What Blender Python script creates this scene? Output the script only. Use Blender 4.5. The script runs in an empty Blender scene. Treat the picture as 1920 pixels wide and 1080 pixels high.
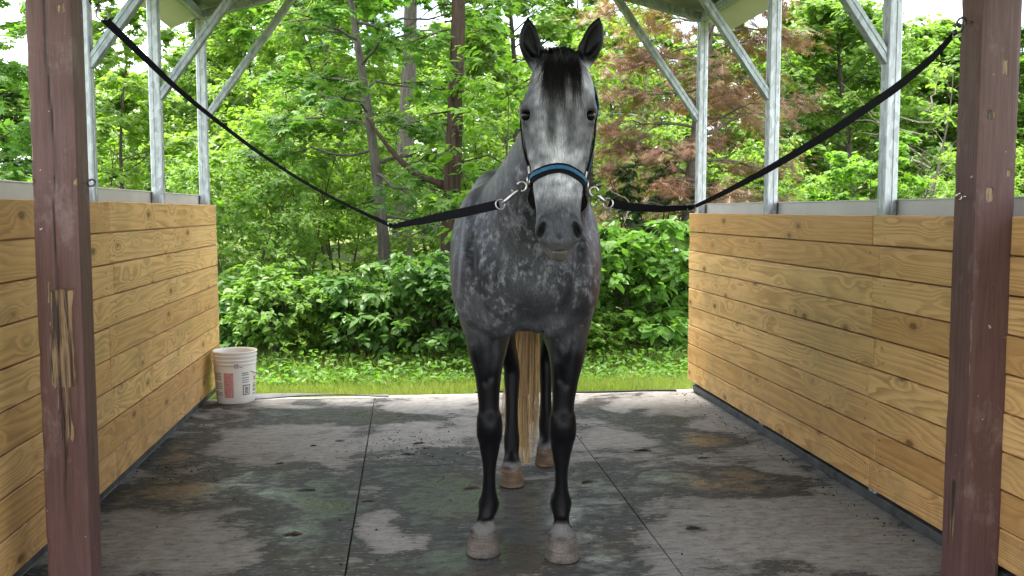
import bpy, bmesh, math, random
import numpy as np
from mathutils import Vector, Matrix, Euler

# ------------------------------------------------------------------ camera, sky, sun, exposure
scn = bpy.context.scene
COL = scn.collection
F_PX, CAM_H = 1800.0, 1.35
PHI = math.atan(145 / F_PX)
PSI = math.atan(198 * math.cos(PHI) / F_PX)
cam_d = bpy.data.cameras.new('camera')
cam_d.sensor_width = 36.0
cam_d.lens = 36.0 * F_PX / 1920.0
cam_d.clip_start = 0.05
cam_d.clip_end = 600.0
cam = bpy.data.objects.new('camera', cam_d)
COL.objects.link(cam)
cam.location = (0, 0, CAM_H)
cam.rotation_euler = (math.pi / 2 - PHI, 0, -PSI)
scn.camera = cam

SUN_EL, SUN_AZ = math.radians(79), math.radians(-35)      # azimuth from +Y towards +X (negative = left)
world = bpy.data.worlds.new('World')
scn.world = world
world.use_nodes = True
wn, wl = world.node_tree.nodes, world.node_tree.links
wn.clear()
w_out = wn.new('ShaderNodeOutputWorld')
w_bg = wn.new('ShaderNodeBackground')
w_sky = wn.new('ShaderNodeTexSky')
w_sky.sky_type = 'NISHITA'
w_sky.sun_disc = False
w_sky.sun_elevation = SUN_EL
w_sky.sun_rotation = SUN_AZ
w_sky.air_density = 1.0
w_sky.dust_density = 2.5
w_sky.ozone_density = 1.0
w_bg.inputs['Strength'].default_value = 0.13
# bright broken cloud all over the sky
w_tc = wn.new('ShaderNodeTexCoord')
w_noise = wn.new('ShaderNodeTexNoise')
w_noise.inputs['Scale'].default_value = 2.6
w_noise.inputs['Detail'].default_value = 6.0
w_noise.inputs['Roughness'].default_value = 0.55
w_ramp = wn.new('ShaderNodeMapRange')
w_ramp.inputs['From Min'].default_value = 0.40
w_ramp.inputs['From Max'].default_value = 0.56
w_mix = wn.new('ShaderNodeMix')
w_mix.data_type = 'RGBA'
w_mix.inputs[7].default_value = (8.2, 8.4, 8.8, 1)
wl.new(w_tc.outputs['Generated'], w_noise.inputs['Vector'])
wl.new(w_noise.outputs['Fac'], w_ramp.inputs['Value'])
wl.new(w_ramp.outputs['Result'], w_mix.inputs[0])
wl.new(w_sky.outputs['Color'], w_mix.inputs[6])
wl.new(w_mix.outputs[2], w_bg.inputs['Color'])
wl.new(w_bg.outputs['Background'], w_out.inputs['Surface'])

sun_d = bpy.data.lights.new('sun', 'SUN')
sun_d.energy = 2.8
sun_d.angle = math.radians(16)
sun_d.color = (1.0, 0.95, 0.87)
sun = bpy.data.objects.new('sun', sun_d)
COL.objects.link(sun)
sun_dir = Vector((math.sin(SUN_AZ) * math.cos(SUN_EL), math.cos(SUN_AZ) * math.cos(SUN_EL), math.sin(SUN_EL)))
sun.rotation_euler = sun_dir.to_track_quat('Z', 'Y').to_euler()
sun.location = sun_dir * 40

scn.view_settings.view_transform = 'Standard'
scn.view_settings.look = 'None'
scn.view_settings.gamma = 1.0
scn.view_settings.use_curve_mapping = False
scn.view_settings.exposure = 2.3
scn.render.engine = 'CYCLES'
scn.cycles.max_bounces = 8
scn.cycles.diffuse_bounces = 4
scn.cycles.glossy_bounces = 3
scn.cycles.transmission_bounces = 5
scn.cycles.transparent_max_bounces = 8
scn.cycles.caustics_reflective = False
scn.cycles.caustics_refractive = False
scn.cycles.use_denoising = True
scn.cycles.sample_clamp_indirect = 6.0

# ------------------------------------------------------------------ helpers
RNG = np.random.default_rng(11)

def new_obj(name, mesh, parent=None, mat=None):
    o = bpy.data.objects.new(name, mesh)
    COL.objects.link(o)
    if parent is not None:
        o.parent = parent
    if mat is not None and mesh is not None and not mesh.materials:
        mesh.materials.append(mat)
    return o

def tag(o, label=None, cat=None, group=None, kind=None):
    if label: o['label'] = label
    if cat: o['category'] = cat
    if group: o['group'] = group
    if kind: o['kind'] = kind
    return o

def thing(name, label, cat, loc=(0, 0, 0), rz=0.0, group=None):
    o = bpy.data.objects.new(name, None)
    COL.objects.link(o)
    o.location = loc
    o.rotation_euler = (0, 0, rz)
    o.empty_display_size = 0.1
    return tag(o, label, cat, group)

def np_mesh(name, V, Fq=None, Ft=None, smooth=True, uv=None):
    """mesh from numpy verts, quads and/or triangles"""
    me = bpy.data.meshes.new(name)
    V = np.asarray(V, np.float32)
    parts, tot = [], []
    if Fq is not None and len(Fq):
        Fq = np.asarray(Fq, np.int32); parts.append(Fq.ravel()); tot.append(np.full(len(Fq), 4, np.int32))
    if Ft is not None and len(Ft):
        Ft = np.asarray(Ft, np.int32); parts.append(Ft.ravel()); tot.append(np.full(len(Ft), 3, np.int32))
    loops = np.concatenate(parts); tots = np.concatenate(tot)
    starts = np.concatenate([[0], np.cumsum(tots)[:-1]]).astype(np.int32)
    me.vertices.add(len(V)); me.vertices.foreach_set('co', V.ravel())
    me.loops.add(len(loops)); me.loops.foreach_set('vertex_index', loops)
    me.polygons.add(len(tots)); me.polygons.foreach_set('loop_start', starts)
    me.polygons.foreach_set('use_smooth', np.full(len(tots), smooth, dtype=bool))
    me.update(calc_edges=True)
    return me

class MB:
    """collects boxes, tubes and lathes into one mesh"""
    def __init__(s): s.v, s.f = [], []
    def add(s, vs, fs):
        o = len(s.v); s.v += [tuple(map(float, p)) for p in vs]; s.f += [tuple(i + o for i in f) for f in fs]
    def box(s, lo, hi, M=None, bevel=0.0):
        (x0, y0, z0), (x1, y1, z1) = lo, hi
        b = bevel
        if b <= 0:
            vs = [(x, y, z) for x in (x0, x1) for y in (y0, y1) for z in (z0, z1)]
            fs = [(0, 1, 3, 2), (4, 6, 7, 5), (0, 4, 5, 1), (2, 3, 7, 6), (0, 2, 6, 4), (1, 5, 7, 3)]
            if M is not None: vs = [M @ Vector(v) for v in vs]
            s.add(vs, fs)
        else:
            bm = bmesh.new()
            bmesh.ops.create_cube(bm, size=1)
            for v in bm.verts:
                v.co = Vector((x0 + (v.co.x + .5) * (x1 - x0), y0 + (v.co.y + .5) * (y1 - y0), z0 + (v.co.z + .5) * (z1 - z0)))
            bmesh.ops.bevel(bm, geom=bm.edges[:], offset=b, segments=1, affect='EDGES')
            bm.verts.index_update()
            vs = [(M @ v.co) if M is not None else v.co.copy() for v in bm.verts]
            fs = [tuple(v.index for v in f.verts) for f in bm.faces]
            bm.free()
            s.add(vs, fs)
    def tube(s, pts, r, n=8, closed=False, cap=True, flat=None):
        """tube along pts; r a number or list; flat=(width vector scale) unused"""
        pts = [Vector(p) for p in pts]
        m = len(pts)
        rs = r if hasattr(r, '__len__') else [r] * m
        T = []
        for i in range(m):
            a = pts[(i - 1) % m] if (closed or i > 0) else pts[i]
            b = pts[(i + 1) % m] if (closed or i < m - 1) else pts[i]
            t = (b - a); T.append(t.normalized() if t.length > 1e-9 else Vector((0, 0, 1)))
        up = Vector((0, 0, 1)) if abs(T[0].z) < .9 else Vector((1, 0, 0))
        nrm = (up - T[0] * up.dot(T[0])).normalized()
        vs = []
        for i in range(m):
            nrm = (nrm - T[i] * nrm.dot(T[i]))
            nrm = nrm.normalized() if nrm.length > 1e-6 else T[i].orthogonal().normalized()
            bi = T[i].cross(nrm)
            for k in range(n):
                a = 2 * math.pi * k / n
                vs.append(pts[i] + (nrm * math.cos(a) + bi * math.sin(a)) * rs[i])
        fs = []
        for i in range(m if closed else m - 1):
            j = (i + 1) % m
            for k in range(n):
                k2 = (k + 1) % n
                fs.append((i * n + k, i * n + k2, j * n + k2, j * n + k))
        if cap and not closed:
            fs.append(tuple(reversed(range(n)))); fs.append(tuple((m - 1) * n + k for k in range(n)))
        s.add(vs, fs)
    def torus(s, c, axis, R, r, N=20, n=8, sx=1.0):
        axis = Vector(axis).normalized(); a = axis.orthogonal().normalized(); b = axis.cross(a)
        s.tube([Vector(c) + a * math.cos(t) * R * sx + b * math.sin(t) * R for t in [2 * math.pi * i / N for i in range(N)]], r, n, closed=True)
    def ribbon(s, pts, wid, nor, th):
        """flat strap: pts centre line, wid[i] width vector (half), nor[i] normal, thickness th"""
        m = len(pts); vs = []
        for i in range(m):
            p, w, nn = Vector(pts[i]), Vector(wid[i]), Vector(nor[i]) * th * .5
            vs += [p - w + nn, p + w + nn, p + w - nn, p - w - nn]
        fs = []
        for i in range(m - 1):
            for k in range(4):
                k2 = (k + 1) % 4
                fs.append((i * 4 + k, i * 4 + k2, i * 4 + 4 + k2, i * 4 + 4 + k))
        fs.append((3, 2, 1, 0)); fs.append(tuple((m - 1) * 4 + k for k in range(4)))
        s.add(vs, fs)
    def lathe(s, prof, n=32, c=(0, 0, 0)):
        vs = [(c[0] + r * math.cos(2 * math.pi * k / n), c[1] + r * math.sin(2 * math.pi * k / n), c[2] + z) for r, z in prof for k in range(n)]
        fs = [(i * n + k, i * n + (k + 1) % n, (i + 1) * n + (k + 1) % n, (i + 1) * n + k) for i in range(len(prof) - 1) for k in range(n)]
        s.add(vs, fs)
    def mesh(s, name='m', smooth=False):
        me = bpy.data.meshes.new(name)
        me.from_pydata(s.v, [], s.f)
        me.polygons.foreach_set('use_smooth', [smooth] * len(me.polygons))
        me.update()
        return me
    def build(s, name, mat, parent=None, smooth=False):
        return new_obj(name, s.mesh(name, smooth), parent, mat)

def smooth_by_angle(me, deg=40):
    me.polygons.foreach_set('use_smooth', [True] * len(me.polygons))
    try:
        me.set_sharp_from_angle(angle=math.radians(deg))
    except Exception:
        pass

# ------------------------------------------------------------------ materials
def new_mat(name):
    m = bpy.data.materials.new(name)
    m.use_nodes = True
    nt = m.node_tree
    nt.nodes.clear()
    out = nt.nodes.new('ShaderNodeOutputMaterial')
    return m, nt, out

def N(nt, typ, **kw):
    n = nt.nodes.new(typ)
    for k, v in kw.items():
        setattr(n, k, v)
    return n

def noise(nt, vec, scale, detail=4.0, rough=0.5, dist=0.0):
    n = nt.nodes.new('ShaderNodeTexNoise')
    n.inputs['Scale'].default_value = scale
    n.inputs['Detail'].default_value = detail
    n.inputs['Roughness'].default_value = rough
    n.inputs['Distortion'].default_value = dist
    if vec is not None: nt.links.new(vec, n.inputs['Vector'])
    return n.outputs['Fac']

def mapping(nt, vec, scale=(1, 1, 1), loc=(0, 0, 0), rot=(0, 0, 0)):
    n = nt.nodes.new('ShaderNodeMapping')
    n.inputs['Scale'].default_value = scale
    n.inputs['Location'].default_value = loc
    n.inputs['Rotation'].default_value = rot
    nt.links.new(vec, n.inputs['Vector'])
    return n.outputs['Vector']

def mrange(nt, val, a, b, c=0.0, d=1.0, smooth=False):
    n = nt.nodes.new('ShaderNodeMapRange')
    if smooth: n.interpolation_type = 'SMOOTHSTEP'
    nt.links.new(val, n.inputs['Value'])
    for k, v in (('From Min', a), ('From Max', b), ('To Min', c), ('To Max', d)):
        n.inputs[k].default_value = v
    return n.outputs['Result']

def mth(nt, op, a, b=None, clamp=False):
    n = nt.nodes.new('ShaderNodeMath')
    n.operation = op
    n.use_clamp = clamp
    for i, x in enumerate((a, b)):
        if x is None: continue
        if isinstance(x, (int, float)): n.inputs[i].default_value = x
        else: nt.links.new(x, n.inputs[i])
    return n.outputs[0]

def mixc(nt, fac, a, b, blend='MIX'):
    n = nt.nodes.new('ShaderNodeMix')
    n.data_type = 'RGBA'
    n.blend_type = blend
    for i, x in ((0, fac), (6, a), (7, b)):
        if isinstance(x, (int, float)): n.inputs[i].default_value = x
        elif isinstance(x, tuple): n.inputs[i].default_value = x if len(x) == 4 else (*x, 1)
        else: nt.links.new(x, n.inputs[i])
    return n.outputs[2]

def attr(nt, name):
    n = nt.nodes.new('ShaderNodeAttribute')
    n.attribute_name = name
    return n

def principled(nt, out, color, rough=0.6, metal=0.0, spec=0.5, bump=None, bstr=0.2, bdist=0.01):
    p = nt.nodes.new('ShaderNodeBsdfPrincipled')
    def put(k, x):
        if isinstance(x, tuple): p.inputs[k].default_value = x if len(x) == 4 else (*x, 1)
        elif isinstance(x, (int, float)): p.inputs[k].default_value = x
        else: nt.links.new(x, p.inputs[k])
    put('Base Color', color); put('Roughness', rough); put('Metallic', metal); put('Specular IOR Level', spec)
    if bump is not None:
        b = nt.nodes.new('ShaderNodeBump')
        b.inputs['Strength'].default_value = bstr
        b.inputs['Distance'].default_value = bdist
        nt.links.new(bump, b.inputs['Height'])
        nt.links.new(b.outputs['Normal'], p.inputs['Normal'])
    nt.links.new(p.outputs['BSDF'], out.inputs['Surface'])
    return p

def simple_mat(name, color, rough=0.6, metal=0.0, spec=0.5, nscale=None, namp=0.15, bump=0.0):
    m, nt, out = new_mat(name)
    tc = N(nt, 'ShaderNodeTexCoord').outputs['Object']
    col, bh = color, None
    if nscale:
        nz = noise(nt, tc, nscale, 5, 0.6)
        k = mrange(nt, nz, 0.3, 0.7, 1 - namp, 1 + namp)
        n = nt.nodes.new('ShaderNodeVectorMath'); n.operation = 'SCALE'
        n.inputs[0].default_value = color[:3]
        nt.links.new(k, n.inputs['Scale'])
        col = n.outputs[0]
        bh = nz if bump else None
    principled(nt, out, col, rough, metal, spec, bh, bump)
    return m

# picture geometry: only used to read real positions off the photograph
_fw = np.array([math.sin(PSI) * math.cos(PHI), math.cos(PSI) * math.cos(PHI), -math.sin(PHI)])
_rt = np.array([math.cos(PSI), -math.sin(PSI), 0.0])
_up = np.cross(_rt, _fw)
TH = math.radians(7.061)                         # the horse stands along this heading
_hf, _hr = np.array([math.sin(TH), math.cos(TH)]), np.array([math.cos(TH), -math.sin(TH)])
def ray(x, y): return _fw + _rt * (x - 960) / F_PX - _up * (y - 540) / F_PX
def hp(x, y, D):
    r = ray(x, y); p = r * (D / (r[:2] @ _hf)); return np.array([p[:2] @ _hr, D, p[2] + CAM_H])
def at_y(x, y, Y):
    r = ray(x, y); p = r * (Y / r[1]); return Vector((p[0], p[1], p[2] + CAM_H))
def at_x(x, y, X):
    r = ray(x, y); p = r * (X / r[0]); return Vector((p[0], p[1], p[2] + CAM_H))
def at_z(x, y, Z=0.0):
    r = ray(x, y); p = r * ((Z - CAM_H) / r[2]); return Vector((p[0], p[1], Z))
# ------------------------------------------------------------------ materials of the built things
def mat_pine():
    m, nt, out = new_mat('pine_plank')
    tc = N(nt, 'ShaderNodeTexCoord').outputs['Object']
    rnd = N(nt, 'ShaderNodeObjectInfo').outputs['Random']
    # every board is cut from another part of the log
    cmb = N(nt, 'ShaderNodeCombineXYZ')
    nt.links.new(mth(nt, 'MULTIPLY', rnd, 37.0), cmb.inputs[0]); nt.links.new(mth(nt, 'MULTIPLY', rnd, 91.0), cmb.inputs[1]); nt.links.new(mth(nt, 'MULTIPLY', rnd, 13.0), cmb.inputs[2])
    add = N(nt, 'ShaderNodeVectorMath', operation='ADD'); nt.links.new(tc, add.inputs[0]); nt.links.new(cmb.outputs[0], add.inputs[1])
    P = add.outputs[0]
    # knots: a sparse cell pattern that bends the grain round each centre
    vor = N(nt, 'ShaderNodeTexVoronoi'); vor.inputs['Scale'].default_value = 1.0; vor.inputs['Randomness'].default_value = 1.0
    nt.links.new(mapping(nt, P, (1.0, 3.3, 7.1)), vor.inputs['Vector'])
    kd = vor.outputs['Distance']
    pull = mrange(nt, kd, 0, .50, .50, 0, True)
    low = noise(nt, mapping(nt, P, (1, .30, 5.0)), 1.0, 1.5, .45)
    ring = mth(nt, 'ADD', mth(nt, 'MULTIPLY', low, 5.0), pull)
    ring = mth(nt, 'ADD', ring, mth(nt, 'MULTIPLY', noise(nt, mapping(nt, P, (1, 2, 34)), 1.0, 3, .5), .28))
    w = mth(nt, 'FRACT', mth(nt, 'MULTIPLY', ring, 4.6))
    grain = mth(nt, 'MULTIPLY', mrange(nt, w, .15, .84, 0, 1, True), mrange(nt, w, .88, 1.0, 1, 0))
    fib = noise(nt, mapping(nt, P, (40, 5, 420)), 1.0, 3, .6)
    wht = N(nt, 'ShaderNodeTexWhiteNoise', noise_dimensions='1D'); nt.links.new(mth(nt, 'MULTIPLY', rnd, 57.3), wht.inputs['W'])
    tone = mixc(nt, rnd, (.88, .56, .23), (.54, .285, .092))
    tone = mixc(nt, mth(nt, 'MULTIPLY', wht.outputs['Value'], .55), tone, (.78, .50, .22))
    c = mixc(nt, mth(nt, 'MULTIPLY', grain, mrange(nt, noise(nt, P, 3.0, 2), .3, .7, .25, .75)), tone, (.36, .17, .05))
    c = mixc(nt, mrange(nt, fib, .35, .75, 0, .35), c, (.30, .17, .06))
    blot = mrange(nt, noise(nt, mapping(nt, P, (1, 1.6, 3)), 2.2, 4), .5, .8, 0, .45)
    c = mixc(nt, blot, c, (.33, .24, .10))
    knot = mrange(nt, kd, .075, .135, 1, 0, True)
    c = mixc(nt, mth(nt, 'MULTIPLY', knot, .85), c, (.10, .042, .016))
    wz = N(nt, 'ShaderNodeSeparateXYZ'); nt.links.new(N(nt, 'ShaderNodeNewGeometry').outputs['Position'], wz.inputs[0])
    mud = mth(nt, 'MULTIPLY', mrange(nt, wz.outputs['Z'], .05, .42, .6, 0), mrange(nt, noise(nt, P, 9, 6, .7), .48, .66))
    c = mixc(nt, mud, c, (.24, .16, .085))
    kick = mth(nt, 'MULTIPLY', mrange(nt, noise(nt, mapping(nt, P, (1, 7, 22), rot=(.5, 0, 0)), 2.2, 4, .6), .66, .72), mrange(nt, wz.outputs['Z'], .15, 1.1, .55, .1))
    c = mixc(nt, kick, c, (.12, .075, .04))
    halo = mth(nt, 'MULTIPLY', mrange(nt, kd, .08, .28, 1, 0, True), .38)
    c = mixc(nt, halo, c, (.26, .12, .035))
    bump = mth(nt, 'ADD', mth(nt, 'MULTIPLY', fib, .5), mth(nt, 'MULTIPLY', grain, -.4))
    principled(nt, out, c, mrange(nt, fib, .3, .7, .42, .6), 0, .4, bump, .25, .002)
    return m
M_PINE = mat_pine()

def mat_galv(name, tint):
    m, nt, out = new_mat(name)
    tc = N(nt, 'ShaderNodeTexCoord').outputs['Object']
    vor = N(nt, 'ShaderNodeTexVoronoi'); vor.inputs['Scale'].default_value = 55
    nt.links.new(mapping(nt, tc, (1, 1, .45)), vor.inputs['Vector'])
    nz = noise(nt, mapping(nt, tc, (6, 6, 3)), 1.6, 5, .65)
    sp = N(nt, 'ShaderNodeSeparateColor'); nt.links.new(vor.outputs['Color'], sp.inputs[0])
    f = mth(nt, 'ADD', mth(nt, 'MULTIPLY', sp.outputs[0], .45), mth(nt, 'MULTIPLY', nz, .75))
    c = mixc(nt, mrange(nt, f, .3, .85), tuple(t * .55 for t in tint), tint)
    smear = mrange(nt, noise(nt, mapping(nt, tc, (14, 14, 1.2)), 1.5, 4, .6), .60, .75, 0, .55)
    c = mixc(nt, smear, c, (.10, .11, .115))
    principled(nt, out, c, mrange(nt, nz, .3, .7, .36, .58), .62, .5, f, .06, .002)
    return m
M_GALV = mat_galv('galvanised_steel', (.52, .56, .58))
M_GALV_D = mat_galv('galvanised_brace', (.40, .45, .46))
M_RAIL = simple_mat('dirty_base_rail', (.085, .088, .088), .6, .4, .4, 12, .5)
M_TRIM = simple_mat('cream_sheet_metal', (.50, .495, .475), .45, 0, .5, 3, .1)
M_SIDING = simple_mat('white_sheet_metal', (.50, .50, .48), .42, 0, .5, 2.5, .12)
M_ROOFMETAL = simple_mat('roof_sheet_underside', (.20, .215, .215), .4, .35, .5, 4, .15)
M_RUBBER_EDGE = simple_mat('black_rubber', (.018, .018, .019), .7, 0, .3, 20, .4, .2)
M_STEEL = simple_mat('nickel_steel', (.62, .60, .57), .22, 1.0, .5, 30, .2)
M_DARKSTEEL = simple_mat('dark_steel', (.13, .13, .135), .35, .9, .5, 30, .3)
M_SCREW = simple_mat('screw_steel', (.30, .30, .30), .4, .9)

# ------------------------------------------------------------------ half walls of stacked planks
def half_wall(label, X, sgn, ztop, zbot, rows, yfar, joints, ynear, group):
    """X inner face; sgn +1 = right wall (body outwards in +x)"""
    root = thing('plank_half_wall', label, 'half wall', (X, yfar, 0), 0, group)
    h = (ztop - zbot) / rows
    rr = random.Random(5 if sgn > 0 else 9)
    for i in range(rows):
        z0, z1 = zbot + i * h, zbot + (i + 1) * h
        ys = [yfar + rr.uniform(-.006, .006)] + [j + rr.uniform(-.055, .055) for j in joints] + [ynear]
        for k in range(len(ys) - 1):
            ya, yb = ys[k + 1] + .0026, ys[k] - .0026
            L = yb - ya
            th = .038
            mb = MB()
            mb.box((-th / 2, -L / 2, -h / 2 + .0028), (th / 2, L / 2, h / 2 - .0028 - rr.uniform(-.0008, .0016)), bevel=.0032)
            o = mb.build('plank', M_PINE, root)
            jog = rr.uniform(-.0022, .0022)
            o.location = (sgn * (th / 2 + jog), (ya + yb) / 2 - yfar, (z0 + z1) / 2)
            o.rotation_euler = (rr.uniform(-.0007, .0007), rr.uniform(-.008, .008), rr.uniform(-.0006, .0006))
    # dark backing gap is the siding behind; base channel, screws, outer sheet
    mb = MB(); mb.box((sgn * .030, ynear - yfar, 0.0), (sgn * .075, -.05, .046), bevel=.004); mb.build('base_rail', M_RAIL, root)
    sx0, sx1 = sorted((sgn * .112, sgn * .122))
    mb = MB(); mb.box((sx0, ynear - yfar, .03), (sx1, .03, ztop + .062)); mb.build('siding_sheet', M_SIDING, root)
    sx0, sx1 = sorted((sgn * .104, sgn * .128))
    mb = MB(); mb.box((sx0, ynear - yfar, ztop + .0625), (sx1, .032, ztop + .070), bevel=.002); mb.build('top_trim', M_TRIM, root)
    sc = MB()
    for i in range(rows):
        zc = zbot + (i + .5) * h
        for yy in [yfar - .06] + [j + d for j in joints for d in (.07, -.07)] + [(yfar + joints[0]) / 2]:
            for dz in (-.035, .035):
                for_s = Matrix.Translation((sgn * -.0006, yy - yfar + rr.uniform(-.008, .008), zc + dz))
                n = 8; c = for_s.translation
                sc.add([(c.x, c.y + .0042 * math.cos(2 * math.pi * q / n), c.z + .0042 * math.sin(2 * math.pi * q / n)) for q in range(n)] + [(c.x + sgn * .006, c.y + .0042 * math.cos(2 * math.pi * q / n), c.z + .0042 * math.sin(2 * math.pi * q / n)) for q in range(n)],
                       [tuple(range(n))] + [(q, (q + 1) % n, n + (q + 1) % n, n + q) for q in range(n)])
    s = sc.build('screw_heads', M_SCREW, root); s['kind'] = 'stuff'
    return root
half_wall('half wall of yellow pine planks on the left, beside the white bucket', -1.40, -1, 1.395, .055, 9, 7.34, [4.74], 2.2, 'plank half walls')
half_wall('half wall of yellow pine planks on the right, behind the scuffed brown post', 2.10, 1, 1.332, .078, 9, 7.00, [4.10], 1.9, 'plank half walls')

# ------------------------------------------------------------------ steel carport frame over the stall
car = thing('steel_carport', 'galvanised steel carport frame with knee braces and sheet metal roof over the horse stall', 'carport', (.35, 5.6, 0))
CO = Vector((.35, 5.6, 0))
def tube_sq(a, b, w, name, mat, side=Vector((0, 1, 0)), groove=True):
    """square steel tube with two rolled grooves from a to b, world coordinates"""
    a, b = Vector(a) - CO, Vector(b) - CO
    t = (b - a).normalized(); s1 = (side - t * side.dot(t)).normalized(); s2 = t.cross(s1)
    h = w / 2; g = h * .22; dp = h * .12
    prof = []
    c = h * .82
    one = [(-c, -h), (-g, -h), (-g * .6, -h + dp), (g * .6, -h + dp), (g, -h), (c, -h)]
    for k in range(4):
        ca, sa = math.cos(k * math.pi / 2), math.sin(k * math.pi / 2)
        prof += [(x * ca - y * sa, x * sa + y * ca) for x, y in one]
    n = len(prof)
    vs = [p + s1 * x + s2 * y for p in (a, b) for x, y in prof]
    fs = [(k, (k + 1) % n, n + (k + 1) % n, n + k) for k in range(n)] + [tuple(reversed(range(n))), tuple(range(n, 2 * n))]
    mb = MB(); mb.add(vs, fs)
    return mb.build(name, mat, car)
UPW = .066
XL, XR = -1.474, 2.172
EAVE, SLOPE, XC = 2.76, .27, .35
zroof = lambda x: EAVE + SLOPE * ((x - XL) if x < XC else (XR - x))
ends = []
for yl, yr in ((7.30, 6.97), (5.97, 5.58), (4.70, 4.17), (3.40, 2.80), (2.1, 1.5)):
    for X, Y, sg in ((XL, yl, 1), (XR, yr, -1)):
        if Y < 2.5: continue
        tube_sq((X, Y, .02), (X, Y, EAVE - .035), UPW, 'upright', M_GALV)
        x1 = X + sg * .665
        tube_sq((X + sg * .02, Y, 2.02), (x1, Y, zroof(x1) - .03), .05, 'knee_brace', M_GALV_D)
    if yr >= 2.5:
        tube_sq((XL - .02, yl, zroof(XL) - .01), (XC, (yl + yr) / 2, zroof(XC)), .06, 'rafter', M_GALV_D)
        tube_sq((XR + .02, yr, zroof(XR) - .01), (XC, (yl + yr) / 2, zroof(XC)), .06, 'rafter', M_GALV_D)
tube_sq((XL, 3.2, EAVE - .002), (XL, 7.36, EAVE - .002), .062, 'eave_rail', M_GALV_D, Vector((1, 0, 0)))
tube_sq((XR, 2.6, EAVE - .002), (XR, 7.03, EAVE - .002), .062, 'eave_rail', M_GALV_D, Vector((1, 0, 0)))
def roof_sheet(xa, xb, ya0, ya1, yb0, yb1, name, mat, up):
    """ribbed sheet, ribs along y; ribs as real steps"""
    mb = MB(); vs, fs = [], []
    nx = int(abs(xb - xa) / .0575)
    prof = []
    for i in range(nx + 1):
        x = xa + (xb - xa) * i / nx
        r = .019 if i % 4 == 0 else 0.0
        prof.append((x, zroof(min(max(x, -99), 99)) + up + r) if r == 0 else (x, zroof(x) + up + r))
    for x, z in prof:
        t = (x - xa) / (xb - xa)
        vs += [(x - CO.x, ya0 + (yb0 - ya0) * t - CO.y, z), (x - CO.x, ya1 + (yb1 - ya1) * t - CO.y, z)]
    for i in range(nx): fs.append((2 * i, 2 * i + 2, 2 * i + 3, 2 * i + 1))
    mb.add(vs, fs); o = mb.build(name, mat, car)
    s = o.modifiers.new('t', 'SOLIDIFY'); s.thickness = .003
    return o
roof_sheet(XL - .24, XC, 3.1, 7.44, 2.8, 7.3, 'roof_sheet', M_ROOFMETAL, .05)
roof_sheet(XR + .24, XC, 2.5, 7.12, 2.8, 7.3, 'roof_sheet', M_ROOFMETAL, .05)
for X, sg, ya, yb in ((XL, -1, 3.1, 7.43), (XR, 1, 2.5, 7.10)):                     # cream trim closing the eave overhang
    mb = MB()
    xa, xb = X + sg * .045, X + sg * .235
    za, zb = zroof(X) + .012, zroof(X) - SLOPE * .235 - .012
    vs = []
    for y in (ya, yb):
        vs += [(xa - CO.x, y - CO.y, za), (xb - CO.x, y - CO.y, zb), (xb - CO.x, y - CO.y, zb + .055), (xa - CO.x, y - CO.y, za + .028)]
    mb.add(vs, [(0, 1, 2, 3), (7, 6, 5, 4), (0, 4, 5, 1), (1, 5, 6, 2), (2, 6, 7, 3), (3, 7, 4, 0)])
    mb.build('eave_trim', M_TRIM, car)

# ------------------------------------------------------------------ old brown posts
def mat_post(name, seed, gouge):
    m, nt, out = new_mat(name)
    tc = N(nt, 'ShaderNodeTexCoord').outputs['Object']
    off = mapping(nt, tc, (1, 1, 1), (seed * 3.1, seed * 1.7, seed * .9))
    bare = attr(nt, 'bare').outputs['Fac']
    crack = attr(nt, 'crack').outputs['Fac']
    stroke = noise(nt, mapping(nt, off, (60, 60, 3)), 1.6, 5, .7)
    big = noise(nt, off, 3.2, 4, .6)
    c = mixc(nt, big, (.100, .050, .045), (.160, .086, .076))
    c = mixc(nt, mrange(nt, stroke, .4, .75, 0, .5), c, (.042, .020, .018))
    # pale scuffs and small chips
    scuff = mrange(nt, noise(nt, mapping(nt, off, (1, 1, .5)), 7.0, 6, .72), .56, .67, 0, .7)
    c = mixc(nt, scuff, c, (.21, .15, .135))
    chip = mrange(nt, noise(nt, off, 46, 3, .5), .74, .76, 0, .9)
    c = mixc(nt, chip, c, (.52, .47, .42))
    # bare, weathered wood where the attribute says the paint has gone
    fibre = noise(nt, mapping(nt, off, (34, 34, 1.5)), 2.2, 4, .62, .9)
    wood = mixc(nt, mrange(nt, fibre, .42, .58), (.05, .03, .02), (.33, .225, .13))
    edge = noise(nt, mapping(nt, off, (2.4, 2.4, .8)), 24, 5, .75)
    bm = mrange(nt, mth(nt, 'ADD', bare, mth(nt, 'MULTIPLY', mth(nt, 'SUBTRACT', edge, .5), .9)), .46, .54)
    c = mixc(nt, bm, c, wood)
    c = mixc(nt, crack, c, (.02, .013, .012))
    h = mth(nt, 'SUBTRACT', mth(nt, 'ADD', mth(nt, 'MULTIPLY', stroke, .5), mth(nt, 'MULTIPLY', fibre, bm)), mth(nt, 'MULTIPLY', bm, 1.2))
    principled(nt, out, c, mrange(nt, stroke, .3, .7, .42, .62), 0, .3, h, .9, .004)
    return m

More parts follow.
